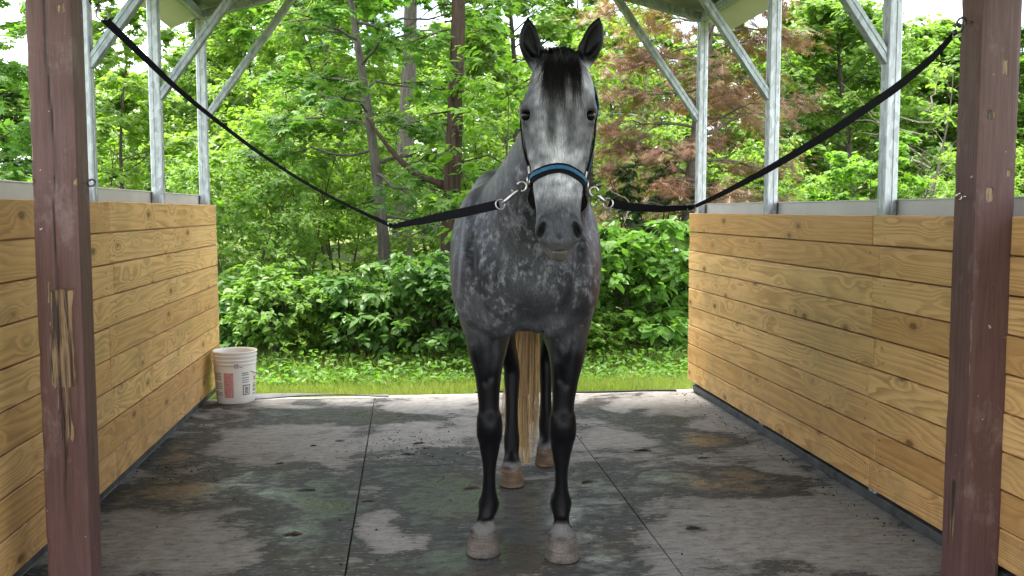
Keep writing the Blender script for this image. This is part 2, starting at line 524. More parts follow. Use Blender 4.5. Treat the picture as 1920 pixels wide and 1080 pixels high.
def brown_post(label, x0, x1, y0, y1, seed, bare_fn, crack_fn, top=2.95):
    cx, cy = (x0 + x1) / 2, (y0 + y1) / 2
    root = thing('wooden_post', label, 'post', (cx, cy, 0), 0, 'brown painted posts')
    hx, hy = (x1 - x0) / 2, (y1 - y0) / 2
    NS, NZ = 22, 330
    ring = []
    r = .006
    for k in range(4):
        for i in range(NS):
            t = -1 + 2 * i / NS
            ring.append([(t, -1), (1, t), (-t, 1), (-1, -t)][k])
    ring = np.array(ring)
    z = np.linspace(0.0, top, NZ)
    n = len(ring)
    X = np.repeat(ring[None, :, 0] * hx, NZ, 0); Y = np.repeat(ring[None, :, 1] * hy, NZ, 0); Z = np.repeat(z[:, None], n, 1)
    # round the arrises unevenly
    P = np.stack([X, Y, Z], -1).reshape(-1, 3)
    rag = vnoise_(P * [9, 9, 5], seed) * .7 + vnoise_(P * [30, 30, 24], seed + 1) * .3
    ex, ey = hx - np.abs(P[:, 0]), hy - np.abs(P[:, 1])
    cor = np.clip(1 - (ex + ey) / .016, 0, 1)
    rd = cor * (.0020 + .0055 * np.clip(rag - .55, 0, 1) * 2)
    P[:, 0] -= np.sign(P[:, 0]) * rd; P[:, 1] -= np.sign(P[:, 1]) * rd
    bare = bare_fn(P, hx, hy) + np.clip(cor * 1.4 - .55, 0, 1) * np.clip(rag - .46, 0, 1) * 3.2
    crack = crack_fn(P, hx, hy)
    # sink bare wood and cracks into the face
    front = (P[:, 1] < -hy + .004); inner = ~front
    dep = np.clip(bare, 0, 1) * (.0012 + .0030 * vnoise_(P * [60, 60, 5], seed + 4)) + crack * .004
    P[:, 1] += np.where(front, dep, 0)
    idx = np.arange(NZ * n).reshape(NZ, n)
    Q = np.stack([idx[:-1], np.roll(idx[:-1], -1, 1), np.roll(idx[1:], -1, 1), idx[1:]], -1).reshape(-1, 4)
    me = np_mesh('post', P, Q, smooth=True)
    a = me.attributes.new('bare', 'FLOAT', 'POINT'); a.data.foreach_set('value', np.clip(bare, 0, 1).astype(np.float32))
    a = me.attributes.new('crack', 'FLOAT', 'POINT'); a.data.foreach_set('value', np.clip(crack, 0, 1).astype(np.float32))
    try: me.set_sharp_from_angle(angle=math.radians(38))
    except Exception: pass
    new_obj('shaft', me, root, mat_post('brown_paint_%d' % seed, seed, True))
    return root

def vnoise_(P, seed=0):
    r = np.random.default_rng(seed); T = r.random((32, 32, 32)).astype(np.float32)
    i = np.floor(P).astype(int); f = P - i; f = f * f * (3 - 2 * f); o = 0
    for a in (0, 1):
        for b in (0, 1):
            for c in (0, 1):
                w = (f[:, 0] if a else 1 - f[:, 0]) * (f[:, 1] if b else 1 - f[:, 1]) * (f[:, 2] if c else 1 - f[:, 2])
                o = o + w * T[(i[:, 0] + a) % 32, (i[:, 1] + b) % 32, (i[:, 2] + c) % 32]
    return o

LPOST = (-1.2316, -1.0866, 3.347, 3.473)
RPOST = (1.961, 2.106, 3.145, 3.280)
def bump2(x, z, cx, cz, rx, rz): return np.clip(1.6 - 1.6 * np.maximum(np.abs(x - cx) / rx, np.abs(z - cz) / rz), 0, 1)
zl = lambda y: at_y(110, y, LPOST[2]).z
zr = lambda y: at_y(1850, y, RPOST[2]).z
def bareL(P, hx, hy):
    f = P[:, 1] < -hy + .004
    x, z = P[:, 0], P[:, 2]
    g = np.clip((zl(540) - z) / (zl(540) - zl(845)), -1, 2)                # 0 at the top of the gouge, 1 at its foot
    cx = .010 + .012 * np.clip(g - .5, 0, 1); hw = np.interp(g, [0, .1, .55, .75, 1], [.046, .044, .042, .034, .018])
    n = vnoise_(np.stack([x * 60, z * 9, z * 0], 1), 77) - .5
    main = np.clip((hw + n * .02 - np.abs(x - cx)) / .010, 0, 1) * np.clip(g * 40 + n * 1.0, 0, 1) * np.clip((1 - g) * 14 + n * 5, 0, 1)
    streaks = vnoise_(np.stack([x * 150, z * 7, z * 0 + 3], 1), 79)
    main = main * np.where(g > .6, np.clip(.60 + (streaks - .40) * 2.2, 0, 1), 1)
    strip = bump2(x, z, -.030, zl(548), .006, .06) * .9
    dot = bump2(x, z, -.028, zl(606), .009, .012) * .9
    notch = bump2(np.abs(x), z, hx, zl(342), .02, .012)
    top = bump2(x, z, .04, zl(15), .03, .03) * .5
    return np.where(f, np.maximum.reduce([main, strip, dot, notch, top]), 0)
def crackL(P, hx, hy):
    f = P[:, 1] < -hy + .004
    x, z = P[:, 0], P[:, 2]
    cx = np.where(z > zl(330), -.012 - (zl(0) - z) * -.02, -.004) + .003 * np.sin(z * 5.0) + .003 * np.sin(z * 13.0)
    wd = .0022 * (0.4 + .6 * np.abs(np.sin(z * 2.3))) + .0016
    return np.where(f, np.clip(1.5 - np.abs(x - cx) / wd, 0, 1) * np.clip((z - .25) * 5, 0, 1), 0)
def bareR(P, hx, hy):
    f = P[:, 1] < -hy + .004; s = P[:, 0] < -hx + .004
    x, z, y = P[:, 0], P[:, 2], P[:, 1]
    o = np.where(f, np.maximum.reduce([bump2(x, z, .018, zr(125), .016, .045) * .75, bump2(x, z, -.02, zr(365), .026, .045) * .72, bump2(x, z, .045, zr(325), .018, .02) * .66, bump2(x, z, -.03, zr(215), .035, .03) * .60, bump2(x, z, .0, zr(540), .03, .02) * .46]), 0)
    o2 = np.where(s, bump2(y, z, .0, zr(960), .02, .16) * .8, 0)
    return np.maximum(o, o2)
def crackR(P, hx, hy):
    s = P[:, 0] < -hx + .004
    return np.where(s, np.clip(1.2 - np.abs(P[:, 1] - .02 - .006 * np.sin(P[:, 2] * 4)) / .002, 0, 1) * .6, 0)
lp = brown_post('brown painted wooden post on the left with a long gouge of bare wood', *LPOST, 3, bareL, crackL)
rp = brown_post('scuffed brown painted wooden post on the right with a grey worn foot', *RPOST, 8, bareR, crackR)

# unseen roof overhang on the brown posts, added to shade the stall front
ov = thing('shade_overhang', 'unseen timber overhang roof on the two brown posts, added to shade the stall entrance', 'roof', (.44, 1.0, 2.95))
M_TIMBER = simple_mat('old_timber', (.20, .14, .09), .8, 0, .3, 6, .3)
mb = MB(); mb.box((-2.2, 2.225, .002), (2.3, 2.37, .18), bevel=.006); mb.build('beam', M_TIMBER, ov)
for k in range(9):
    mb = MB(); mb.box((-2.5 + k * .62, -3.6, .185), (-2.45 + k * .62, 2.62, .30)); mb.build('rafter', M_TIMBER, ov)
mb = MB(); mb.box((-2.7, -3.7, .303), (2.9, 2.7, .33)); mb.build('roof_deck', M_TIMBER, ov)

# ------------------------------------------------------------------ floor: slab with rubber mats
def wet_field():
    """low frequency wetness read from the photograph: positive wet, negative dry; (px, py, radius across, radius along y, value)"""
    B = [(345, 845, 60, 30, 1.1), (420, 795, 150, 22, .35), (600, 775, 120, 14, .9), (690, 790, 40, 30, .6), (500, 830, 120, 30, -.75), (620, 850, 60, 22, -.35), (250, 930, 80, 24, .7), (470, 910, 180, 45, 1.0), (600, 945, 70, 22, .55), (560, 1010, 90, 60, 1.0), (300, 1010, 130, 36, -1.0), (420, 1050, 90, 24, -.9), (240, 985, 60, 20, -.3),
         (790, 762, 90, 10, -1.0), (780, 782, 60, 7, 1.0), (760, 815, 80, 18, -.7), (850, 810, 50, 14, -.2), (860, 845, 60, 14, .5), (800, 870, 110, 20, .3), (840, 930, 160, 50, 1.1), (715, 985, 28, 40, -.75), (740, 1030, 50, 24, -.55), (880, 1050, 180, 40, .9), (1000, 960, 120, 60, .9), (1000, 1040, 60, 30, .6), (1130, 940, 80, 50, .7), (1150, 1040, 70, 40, .55),
         (1150, 775, 100, 16, .8), (1250, 757, 90, 9, -.9), (1160, 770, 28, 6, -1.4), (1300, 770, 60, 9, -1.0), (1345, 798, 70, 10, -1.2), (1260, 800, 90, 16, .9), (1310, 830, 80, 18, 1.8), (1200, 826, 90, 16, -.9), (1400, 845, 100, 14, -.9), (1300, 905, 130, 26, 1.2), (1440, 900, 70, 30, 1.0), (1210, 890, 90, 26, .35), (1440, 880, 36, 7, -1.3), (1250, 960, 100, 30, -.25), (1500, 960, 170, 40, -.9), (1400, 1010, 200, 40, -.7), (1600, 1030, 150, 50, -.6), (1300, 992, 40, 10, .7), (1120, 905, 40, 20, .2)]
    out = []
    for px, py, rx, ry, v in B:
        c = at_z(px, py); e = at_z(px + rx, py); f0, f1 = at_z(px, py - ry), at_z(px, py + ry)
        out.append((c.x, c.y, abs(e.x - c.x), abs(f0.y - f1.y) / 2, v))
    return np.array(out)
WB = wet_field()
def wet_at(x, y):
    o = np.full(x.shape, -.18)
    for cx, cy, rx, ry, v in WB:
        o = o + v * np.exp(-(((x - cx) / rx)**2 + ((y - cy) / ry)**2))
    return o + .5 * np.exp(-((y - 2.6) / .9)**2)

def mat_mat():
    m, nt, out = new_mat('stall_mat_rubber')
    pos = N(nt, 'ShaderNodeNewGeometry').outputs['Position']
    wet = attr(nt, 'wet').outputs['Fac']
    n1 = noise(nt, mapping(nt, pos, (1, 1.25, 1)), 3.4, 7, .62, .35)
    n2 = noise(nt, mapping(nt, pos, (1, 1.8, 1)), 13, 6, .66)
    n3 = noise(nt, pos, 90, 4, .6)
    streak = noise(nt, mapping(nt, pos, (1.2, 5, 1), rot=(0, 0, .15)), 9, 6, .7)
    wet = mth(nt, 'ADD', mth(nt, 'MULTIPLY', wet, 1.25), mth(nt, 'MULTIPLY', mth(nt, 'SUBTRACT', streak, .5), .7))
    fld = mth(nt, 'ADD', wet, mth(nt, 'ADD', mth(nt, 'MULTIPLY', mth(nt, 'SUBTRACT', n1, .5), 4.2), mth(nt, 'MULTIPLY', mth(nt, 'SUBTRACT', n2, .5), 2.0)))
    isl = noise(nt, mapping(nt, pos, (1, 2.6, 1), (3, 1, 0), (0, 0, .3)), 21, 6, .72)
    fld = mth(nt, 'SUBTRACT', fld, mth(nt, 'MULTIPLY', mrange(nt, isl, .57, .63), 1.0))
    w = mrange(nt, fld, .0, .07)
    damp = mrange(nt, fld, -.45, .0)
    core = mrange(nt, fld, .6, 1.4)
    pud = mrange(nt, fld, 1.75, 1.85)
    dry = mixc(nt, mrange(nt, n2, .3, .7), (.20, .188, .172), (.35, .33, .305))
    dry = mixc(nt, mrange(nt, streak, .52, .66, 0, .7), dry, (.105, .098, .09))
    dry = mixc(nt, mrange(nt, noise(nt, pos, 34, 5, .7), .58, .66, 0, .75), dry, (.075, .07, .064))
    dry = mixc(nt, mrange(nt, noise(nt, mapping(nt, pos, (1, 2, 1), (7, 2, 0)), 7, 6, .7), .56, .66, 0, .6), dry, (.36, .345, .325))
    dry = mixc(nt, mth(nt, 'MULTIPLY', damp, .55), dry, (.085, .08, .073))
    dark = mixc(nt, mrange(nt, n2, .3, .7), (.034, .034, .0335), (.078, .078, .076))
    brown = mrange(nt, noise(nt, mapping(nt, pos, (1, 1, 1), (4, 9, 0)), 1.7, 4, .6), .52, .68, 0, .65)
    dark = mixc(nt, brown, dark, (.068, .050, .030))
    scr = mrange(nt, noise(nt, mapping(nt, pos, (1, 6, 1), rot=(0, 0, .5)), 16, 5, .75), .60, .68, 0, .6)
    dark = mixc(nt, scr, dark, (.12, .115, .108))
    dark = mixc(nt, mrange(nt, n3, .6, .72, 0, .5), dark, (.10, .096, .09))
    c = mixc(nt, w, dry, dark)
    rough = mixc(nt, w, (.80, .80, .80), mixc(nt, core, (.58, .58, .58), mixc(nt, pud, (.22, .22, .22), (.07, .07, .07))))
    rr = N(nt, 'ShaderNodeSeparateColor'); nt.links.new(rough, rr.inputs[0])
    h = mth(nt, 'ADD', mth(nt, 'MULTIPLY', n2, .8), mth(nt, 'MULTIPLY', streak, .6))
    h = mth(nt, 'ADD', h, mth(nt, 'MULTIPLY', pud, mth(nt, 'MULTIPLY', noise(nt, mapping(nt, pos, (1, 1.6, 1)), 38, 2, .5), 2.2)))
    spec = mth(nt, 'ADD', mrange(nt, w, 0, 1, .10, .12), mth(nt, 'MULTIPLY', core, .40))
    p = principled(nt, out, c, rr.outputs[0], 0, spec, h, .22, .006)
    return m
M_MAT = mat_mat()
M_CONC = simple_mat('concrete', (.30, .28, .255), .85, 0, .3, 14, .35, .3)
slab = MB(); slab.box((-1.75, -2.0, -.16), (2.55, 7.12, -.020), bevel=.008)
floor = slab.build('floor', M_CONC); tag(floor, 'concrete slab floor under the rubber stall mats', None, None, 'structure')
XE = [-1.52, -.238, 1.008, 2.26]
YE = [6.93, 5.03, 3.19, 1.36, -.47, -1.9]
mr = random.Random(3)
for j in range(len(YE) - 1):
    for i in range(3):
        xa, xb, yb, ya = XE[i] + .0035, XE[i + 1] - .0035, YE[j] - .0035, YE[j + 1] + .0035
        if i == 0: pass
        nx, ny = 30, 44
        gx, gy = np.meshgrid(np.linspace(xa, xb, nx), np.linspace(ya, yb, ny), indexing='ij')
        # faint sag of a heavy mat
        gz = -.0012 * np.sin(gx * 3.1 + j) * np.cos(gy * 2.3 + i) + mr.uniform(-.0012, .0012)
        top = np.stack([gx, gy, gz], -1).reshape(-1, 3)
        idx = np.arange(nx * ny).reshape(nx, ny)
        Q = np.stack([idx[:-1, :-1], idx[1:, :-1], idx[1:, 1:], idx[:-1, 1:]], -1).reshape(-1, 4)
        brd = np.concatenate([idx[:, 0], idx[-1, 1:], idx[::-1, -1][1:], idx[0, ::-1][1:-1]])
        low = top[brd].copy(); low[:, 2] = -.019
        ins = top[brd].copy()
        V = np.concatenate([top, low]); b2 = np.arange(len(brd)) + len(top)
        Q2 = np.stack([brd, b2, np.roll(b2, -1), np.roll(brd, -1)], -1)
        me = np_mesh('rubber_mat', V, np.concatenate([Q, Q2]), smooth=False)
        wv = wet_at(V[:, 0], V[:, 1])
        a = me.attributes.new('wet', 'FLOAT', 'POINT'); a.data.foreach_set('value', wv.astype(np.float32))
        new_obj('rubber_mat', me, floor, M_MAT)

# curled rubber edging strip along the far lip of the floor
strip = thing('edging_strip', 'curled grey rubber strip lying along the far edge of the floor', 'rubber strip', (-.7, 7.0, 0))
mb = MB(); pts, wd, nm = [], [], []
for i in range(40):
    t = i / 39; x = -.62 + 1.18 * t
    lift = .004 + .020 * max(0, math.sin(t * 3.0 + .4)) * (0.3 + t)
    pts.append((x, -.01 + .010 * math.sin(t * 4), lift)); wd.append((0, .052, .010 * math.sin(t * 5 + 1))); nm.append((0, 0, 1))
mb.ribbon(pts, wd, nm, .008); mb.build('strip', simple_mat('weathered_rubber', (.135, .135, .132), .7, 0, .3, 8, .4, .3), strip)
strip = thing('edging_strip', 'thin black strip edging the floor on the right before the grass', 'rubber strip', (1.2, 7.05, 0))
mb = MB(); pts, wd, nm = [], [], []
for i in range(30):
    t = i / 29
    pts.append((-.7 + 1.5 * t, .01 * math.sin(t * 7) - .12 * t, .004 + .004 * math.sin(t * 9))); wd.append((0, .014, .0)); nm.append((0, 0, 1))
mb.ribbon(pts, wd, nm, .010); mb.build('strip', M_RUBBER_EDGE, strip)
# ------------------------------------------------------------------ bucket
def bucket():
    c = at_z(438, 760); cx, cy = c.x - .01, c.y + .15
    root = thing('plastic_bucket', 'white plastic bucket with printed red and black panels beside the left half wall', 'bucket', (cx, cy, 0.002), math.radians(0))
    m, nt, out = new_mat('bucket_plastic')
    tc = N(nt, 'ShaderNodeTexCoord').outputs['Object']
    nz = noise(nt, tc, 9, 5, .6)
    sx = N(nt, 'ShaderNodeSeparateXYZ'); nt.links.new(tc, sx.inputs[0])
    dirt = mth(nt, 'MULTIPLY', mrange(nt, sx.outputs['Z'], .0, .10, .55, 0), mrange(nt, nz, .35, .7))
    col = mixc(nt, nz, (.72, .69, .65), (.80, .77, .72))
    col = mixc(nt, dirt, col, (.36, .31, .25))
    principled(nt, out, col, .42, 0, .4)
    rb, rt, h = .130, .150, .365
    rad = lambda z: rb + (rt - rb) * z / h
    prof = [(0, .004), (rb - .012, .004), (rb - .004, .0), (rb, .006)]
    for z in np.linspace(.02, .26, 8): prof.append((rad(z), z))
    for zr in (.285, .312, .340):                                   # three moulded ribs below the rim
        prof += [(rad(zr - .012), zr - .012), (rad(zr) + .0045, zr - .008), (rad(zr) + .0045, zr - .003), (rad(zr), zr)]
    prof += [(rad(.352), .352), (rt + .004, .356), (rt + .004, .363), (rt - .001, .366), (rt - .004, .362), (rt - .006, .34)]
    for z in np.linspace(.32, .02, 5): prof.append((rad(z) - .004, z))
    prof += [(rb - .01, .010), (0, .010)]
    mb = MB(); mb.lathe(prof, 56); b = mb.build('shell', m, root, True)
    smooth_by_angle(b.data, 50)
    ang_c = math.atan2(-cy, -cx)                                     # side that looks to the camera
    def panel(a0, a1, z0, z1, mat, name, off=.0012):
        n = max(2, int(abs(a1 - a0) / .05) + 1); vs, fs = [], []
        for z in (z0, z1):
            for i in range(n + 1):
                a = ang_c + a0 + (a1 - a0) * i / n; r = rad(z) + off
                vs.append((r * math.cos(a), r * math.sin(a), z))
        for i in range(n): fs.append((i, i + 1, n + 2 + i, n + 1 + i))
        q = MB(); q.add(vs, fs); return q.build(name, mat, root, True)
    red = simple_mat('print_red', (.56, .27, .26), .5, 0, .4, 60, .25)
    ink = simple_mat('print_black', (.05, .05, .052), .5, 0, .4, 80, .3)
    gry = simple_mat('print_grey', (.25, .25, .25), .5, 0, .4, 80, .3)
    wht = simple_mat('print_white', (.70, .67, .62), .5)
    panel(-.58, -.10, .045, .222, red, 'red_panel')
    rr = random.Random(4)
    def lines(a0, a1, zs, mat, name):
        q = MB()
        for z, t in zs:
            aa = a1 - rr.uniform(0, .10) * (a1 - a0)
            n = 5; vs = []
            for zz in (z, z + t):
                for i in range(n + 1):
                    a = ang_c + a0 + (aa - a0) * i / n; r = rad(zz) + .0012
                    vs.append((r * math.cos(a), r * math.sin(a), zz))
            q.add(vs, [(i, i + 1, n + 2 + i, n + 1 + i) for i in range(n)])
        o = q.build(name, mat, root); o['kind'] = 'stuff'; return o
    zz = [(.060 + i * .0105, .005) for i in range(3)] + [(.108 + i * .0125, .0055) for i in range(4)] + [(.170 + i * .0115, .006) for i in range(5)]
    lines(-1.22, -.70, zz, gry, 'print_lines')
    lines(.32, .72, [(.150, .006), (.165, .006), (.180, .007), (.200, .007), (.213, .008)], gry, 'print_lines')
    lines(1.02, 1.34, [(.055, .012), (.078, .02), (.105, .02), (.130, .008)], gry, 'print_lines')
    panel(.36, .78, .062, .133, ink, 'print_frame')
    panel(.40, .74, .068, .127, wht, 'print_frame', .0020)
    lines2 = [(.074 + i * .0095, .0055) for i in range(5)]
    q = MB()
    for z, t in lines2:
        n = 4; vs = []
        for z2 in (z, z + t):
            for i in range(n + 1):
                a = ang_c + .46 + .22 * i / n; r = rad(z2) + .0028
                vs.append((r * math.cos(a), r * math.sin(a), z2))
        q.add(vs, [(i, i + 1, n + 2 + i, n + 1 + i) for i in range(n)])
    q.build('print_lines', ink, root)['kind'] = 'stuff'
    panel(1.05, 1.30, .155, .185, red, 'red_panel')
    # ear and wire handle, handle fallen forward
    ea = ang_c + .06
    ear = Vector((math.cos(ea), math.sin(ea), 0))
    mb = MB(); tq = Vector((-math.sin(ea), math.cos(ea), 0))
    M = Matrix.Translation(ear * (rad(.277) + .004) + Vector((0, 0, .272))) @ Matrix((( ear.x, tq.x, 0, 0), (ear.y, tq.y, 0, 0), (0, 0, 1, 0), (0, 0, 0, 1)))
    mb.box((-.006, -.017, -.017), (.007, .017, .017), M, .003); mb.build('handle_ear', simple_mat('ear_plastic', (.45, .43, .40), .5), root)
    mb = MB(); M2 = Matrix.Translation(-ear * (rad(.277) + .004) + Vector((0, 0, .272))) @ Matrix((( ear.x, tq.x, 0, 0), (ear.y, tq.y, 0, 0), (0, 0, 1, 0), (0, 0, 0, 1)))
    mb.box((-.007, -.017, -.017), (.006, .017, .017), M2, .003); mb.build('handle_ear', bpy.data.materials['ear_plastic'], root)
    p0 = ear * (rad(.277) + .013) + Vector((0, 0, .277)); p1 = -p0 + Vector((0, 0, .554))
    pts = []
    for i in range(25):
        t = i / 24; s = math.sin(t * math.pi)
        b = p0.lerp(p1, t)
        pts.append(b + tq * s * .185 + Vector((0, 0, -.098 * s)))
    mb = MB(); mb.tube(pts, .0028, 6); mb.build('wire_handle', M_DARKSTEEL, root, True)
bucket()

# ------------------------------------------------------------------ eye bolts in the posts
def eye_bolt(label, base, outv, mat, s=1.0):
    root = thing('eye_bolt', label, 'eye bolt', base, 0, 'eye bolts in the posts')
    o = Vector(outv).normalized()
    mb = MB(); mb.tube([-o * .02, o * .022 * s], .004 * s, 8); mb.build('shank', mat, root, True)
    mb = MB(); mb.torus(o * (.022 + .016) * s, o.cross(Vector((0, 0, 1))) + Vector((0, 0, .5)), .016 * s, .0042 * s); mb.build('ring', mat, root, True)
    return root
lz_low, rz_low = zl(342), zr(368)
eye_bolt('small black eye bolt low on the side of the left post', (LPOST[1] - .001, 3.40, lz_low), (1, -.1, 0), M_DARKSTEEL, .8)
eye_bolt('small steel eye bolt low on the side of the right post', (RPOST[0] + .001, 3.20, rz_low), (-1, -.1, 0), M_STEEL, .8)
LTOP = Vector((LPOST[1] - .001, 3.44, at_y(172, 5, 3.44).z + .035)); RTOP = Vector((RPOST[0] + .001, 3.21, at_y(1812, 42, 3.21).z))
eye_bolt('eye bolt near the top of the left post holding the cross tie', LTOP, (1, 0, 0), M_DARKSTEEL)
eye_bolt('eye bolt near the top of the right post holding the cross tie', RTOP, (-1, 0, 0), M_DARKSTEEL)
# ------------------------------------------------------------------ the horse: one continuous body surface
HD0 = 4.2                                        # horse frame: u right, v away from camera, w up; root at v = HD0
def h2w(u, v, w): return Vector((u * _hr[0] + v * _hf[0], u * _hr[1] + v * _hf[1], w))

class Field:
    def __init__(s, gx, gy, gz):
        s.g = [np.asarray(a, np.float32) for a in (gx, gy, gz)]
        s.f = np.full([len(a) for a in s.g], 0.5, np.float32)
    def sub(s, lo, hi):
        sl, ax = [], []
        for k in range(3):
            i0 = max(int(np.searchsorted(s.g[k], lo[k])) - 1, 0); i1 = min(int(np.searchsorted(s.g[k], hi[k])) + 1, len(s.g[k]))
            sl.append(slice(i0, max(i1, i0 + 1))); ax.append(s.g[k][sl[k]])
        return tuple(sl), ax
    @staticmethod
    def smin(a, b, k):
        h = np.clip(0.5 + 0.5 * (b - a) / k, 0, 1)
        return b + (a - b) * h - k * h * (1 - h)
    def put(s, sl, d, k, op):
        f = s.f[sl]
        if op > 0: s.f[sl] = s.smin(f, d, k)
        else: s.f[sl] = -s.smin(-f, d, k)
    def ell(s, c, r, k=0.03, op=1, R=None, p=2.0):
        """ellipsoid, optional rotation matrix R (rows = local axes)"""
        m = max(r) + k + 0.03
        sl, (x, y, z) = s.sub([c[i] - m for i in range(3)], [c[i] + m for i in range(3)])
        X, Y, Z = x[:, None, None] - c[0], y[None, :, None] - c[1], z[None, None, :] - c[2]
        if R is not None:
            R = np.asarray(R, np.float32)
            X, Y, Z = [R[i][0] * X + R[i][1] * Y + R[i][2] * Z for i in range(3)]
        X, Y, Z = [q / np.float32(t) for q, t in zip((X, Y, Z), r)]
        k0 = np.sqrt(X * X + Y * Y + Z * Z) if p == 2 else (np.abs(X)**p + np.abs(Y)**p + np.abs(Z)**p)**(1 / p)
        k1 = np.sqrt((X / r[0])**2 + (Y / r[1])**2 + (Z / r[2])**2) + 1e-6
        s.put(sl, k0 * (k0 - 1) / k1, k, op)
    def loft(s, pts, k=0.03, L=(1, 0, 0), sub=4, p=2.0, op=1):
        """pts rows: u, v, w, a (along L), b+ (along T x L), b-"""
        P = np.asarray(pts, float)
        n = len(P); Q = []
        for i in range(n - 1):
            p0, p1, p2, p3 = P[max(i - 1, 0)], P[i], P[i + 1], P[min(i + 2, n - 1)]
            for t in np.arange(sub) / sub:
                Q.append(0.5 * (2 * p1 + (p2 - p0) * t + (2 * p0 - 5 * p1 + 4 * p2 - p3) * t * t + (3 * p1 - p0 - 3 * p2 + p3) * t**3))
        Q.append(P[-1]); Q = np.array(Q)
        mar = k + 0.035
        lo = (Q[:, :3] - Q[:, 3:].max(1, keepdims=True)).min(0) - mar; hi = (Q[:, :3] + Q[:, 3:].max(1, keepdims=True)).max(0) + mar
        sl, ax = s.sub(lo, hi)
        d = np.full([len(a) for a in ax], 0.5, np.float32)
        L0 = np.asarray(L, float)
        for i in range(len(Q) - 1):
            a, b = Q[i], Q[i + 1]
            T = b[:3] - a[:3]; ln = np.linalg.norm(T)
            if ln < 1e-6: continue
            T = T / ln; Lx = L0 - T * (L0 @ T); Lx /= np.linalg.norm(Lx); Nn = np.cross(T, Lx)
            m = max(a[3:].max(), b[3:].max()) + mar
            loc, la = [], []
            for q in range(3):
                i0 = int(np.searchsorted(ax[q], min(a[q], b[q]) - m)); i1 = int(np.searchsorted(ax[q], max(a[q], b[q]) + m))
                loc.append(slice(i0, i1)); la.append(ax[q][i0:i1])
            if min(len(t) for t in la) == 0: continue
            X, Y, Z = [(la[q] - np.float32(a[q])) for q in range(3)]
            X, Y, Z = X[:, None, None], Y[None, :, None], Z[None, None, :]
            f32 = lambda v: [np.float32(t) for t in v]
            T_, L_, N_ = f32(T), f32(Lx), f32(Nn)
            ta = X * T_[0] + Y * T_[1] + Z * T_[2]
            t = np.clip(ta / np.float32(ln), 0, 1)
            lx = X * L_[0] + Y * L_[1] + Z * L_[2]
            ny = X * N_[0] + Y * N_[1] + Z * N_[2]
            tz = ta - t * np.float32(ln)
            ra = np.float32(a[3]) + t * np.float32(b[3] - a[3])
            rp = np.float32(a[4]) + t * np.float32(b[4] - a[4])
            rm = np.float32(a[5]) + t * np.float32(b[5] - a[5])
            rb = np.where(ny > 0, rp, rm)
            rc = np.minimum(ra, rb)
            qx, qy, qz = lx / ra, ny / rb, tz / rc
            if p == 2: k0 = np.sqrt(qx * qx + qy * qy + qz * qz)
            else: k0 = np.sqrt((np.abs(qx)**p + np.abs(qy)**p)**(2 / p) + qz * qz)
            k1 = np.sqrt((qx / ra)**2 + (qy / rb)**2 + (qz / rc)**2) + 1e-5
            dd = k0 * (k0 - 1) / k1
            tl = tuple(loc)
            d[tl] = np.minimum(d[tl], dd)
        s.put(sl, d, k, op)
    def sample(s, P):
        P = np.atleast_2d(np.asarray(P, np.float32)); idx, fr = [], []
        for k in range(3):
            g = s.g[k]; i = np.clip(np.searchsorted(g, P[:, k]) - 1, 0, len(g) - 2)
            idx.append(i); fr.append((P[:, k] - g[i]) / (g[i + 1] - g[i]))
        o = 0
        for a in (0, 1):
            for b in (0, 1):
                for c in (0, 1):
                    wgt = (fr[0] if a else 1 - fr[0]) * (fr[1] if b else 1 - fr[1]) * (fr[2] if c else 1 - fr[2])
                    o = o + wgt * s.f[idx[0] + a, idx[1] + b, idx[2] + c]
        return o
    def hit(s, o, d, tmax=0.6, step=0.002):
        """first surface point from o along d (from outside)"""
        o, d = np.asarray(o, float), np.asarray(d, float); d = d / np.linalg.norm(d)
        t = np.arange(0, tmax, step); v = s.sample(o + t[:, None] * d)
        i = np.argmax(v < 0)
        return None if v[i] >= 0 else o + t[i] * d
    def nets(s):
        f = s.f; ins = f < 0
        gx, gy, gz = s.g
        sh = [n - 1 for n in f.shape]
        cnt = np.zeros(sh, np.int8)
        cor = [(a, b, c) for a in (0, 1) for b in (0, 1) for c in (0, 1)]
        for a, b, c in cor: cnt += ins[a:a + sh[0], b:b + sh[1], c:c + sh[2]]
        I, J, K = np.nonzero((cnt > 0) & (cnt < 8))
        vid = np.full(sh, -1, np.int32); vid[I, J, K] = np.arange(len(I))
        acc = np.zeros((len(I), 3)); num = np.zeros(len(I))
        val = {c: f[I + c[0], J + c[1], K + c[2]] for c in cor}
        pos = lambda c: np.stack([gx[I + c[0]], gy[J + c[1]], gz[K + c[2]]], 1)
        for c in cor:
            for ax in range(3):
                if c[ax] == 0:
                    e = list(c); e[ax] = 1; e = tuple(e)
                    m = (val[c] < 0) != (val[e] < 0)
                    t = np.where(m, val[c] / np.where(m, val[c] - val[e], 1), 0)[:, None]
                    acc += np.where(m[:, None], pos(c) * (1 - t) + pos(e) * t, 0); num += m
        V = acc / num[:, None]
        Q = []
        A, B, Cc = np.nonzero(ins[:-1] != ins[1:]); ok = (B > 0) & (Cc > 0) & (B < sh[1]) & (Cc < sh[2]); A, B, Cc = A[ok], B[ok], Cc[ok]
        q = np.stack([vid[A, B - 1, Cc - 1], vid[A, B, Cc - 1], vid[A, B, Cc], vid[A, B - 1, Cc]], 1); fl = ~ins[A, B, Cc]; q[fl] = q[fl][:, ::-1]; Q.append(q)
        A, B, Cc = np.nonzero(ins[:, :-1] != ins[:, 1:]); ok = (A > 0) & (Cc > 0) & (A < sh[0]) & (Cc < sh[2]); A, B, Cc = A[ok], B[ok], Cc[ok]
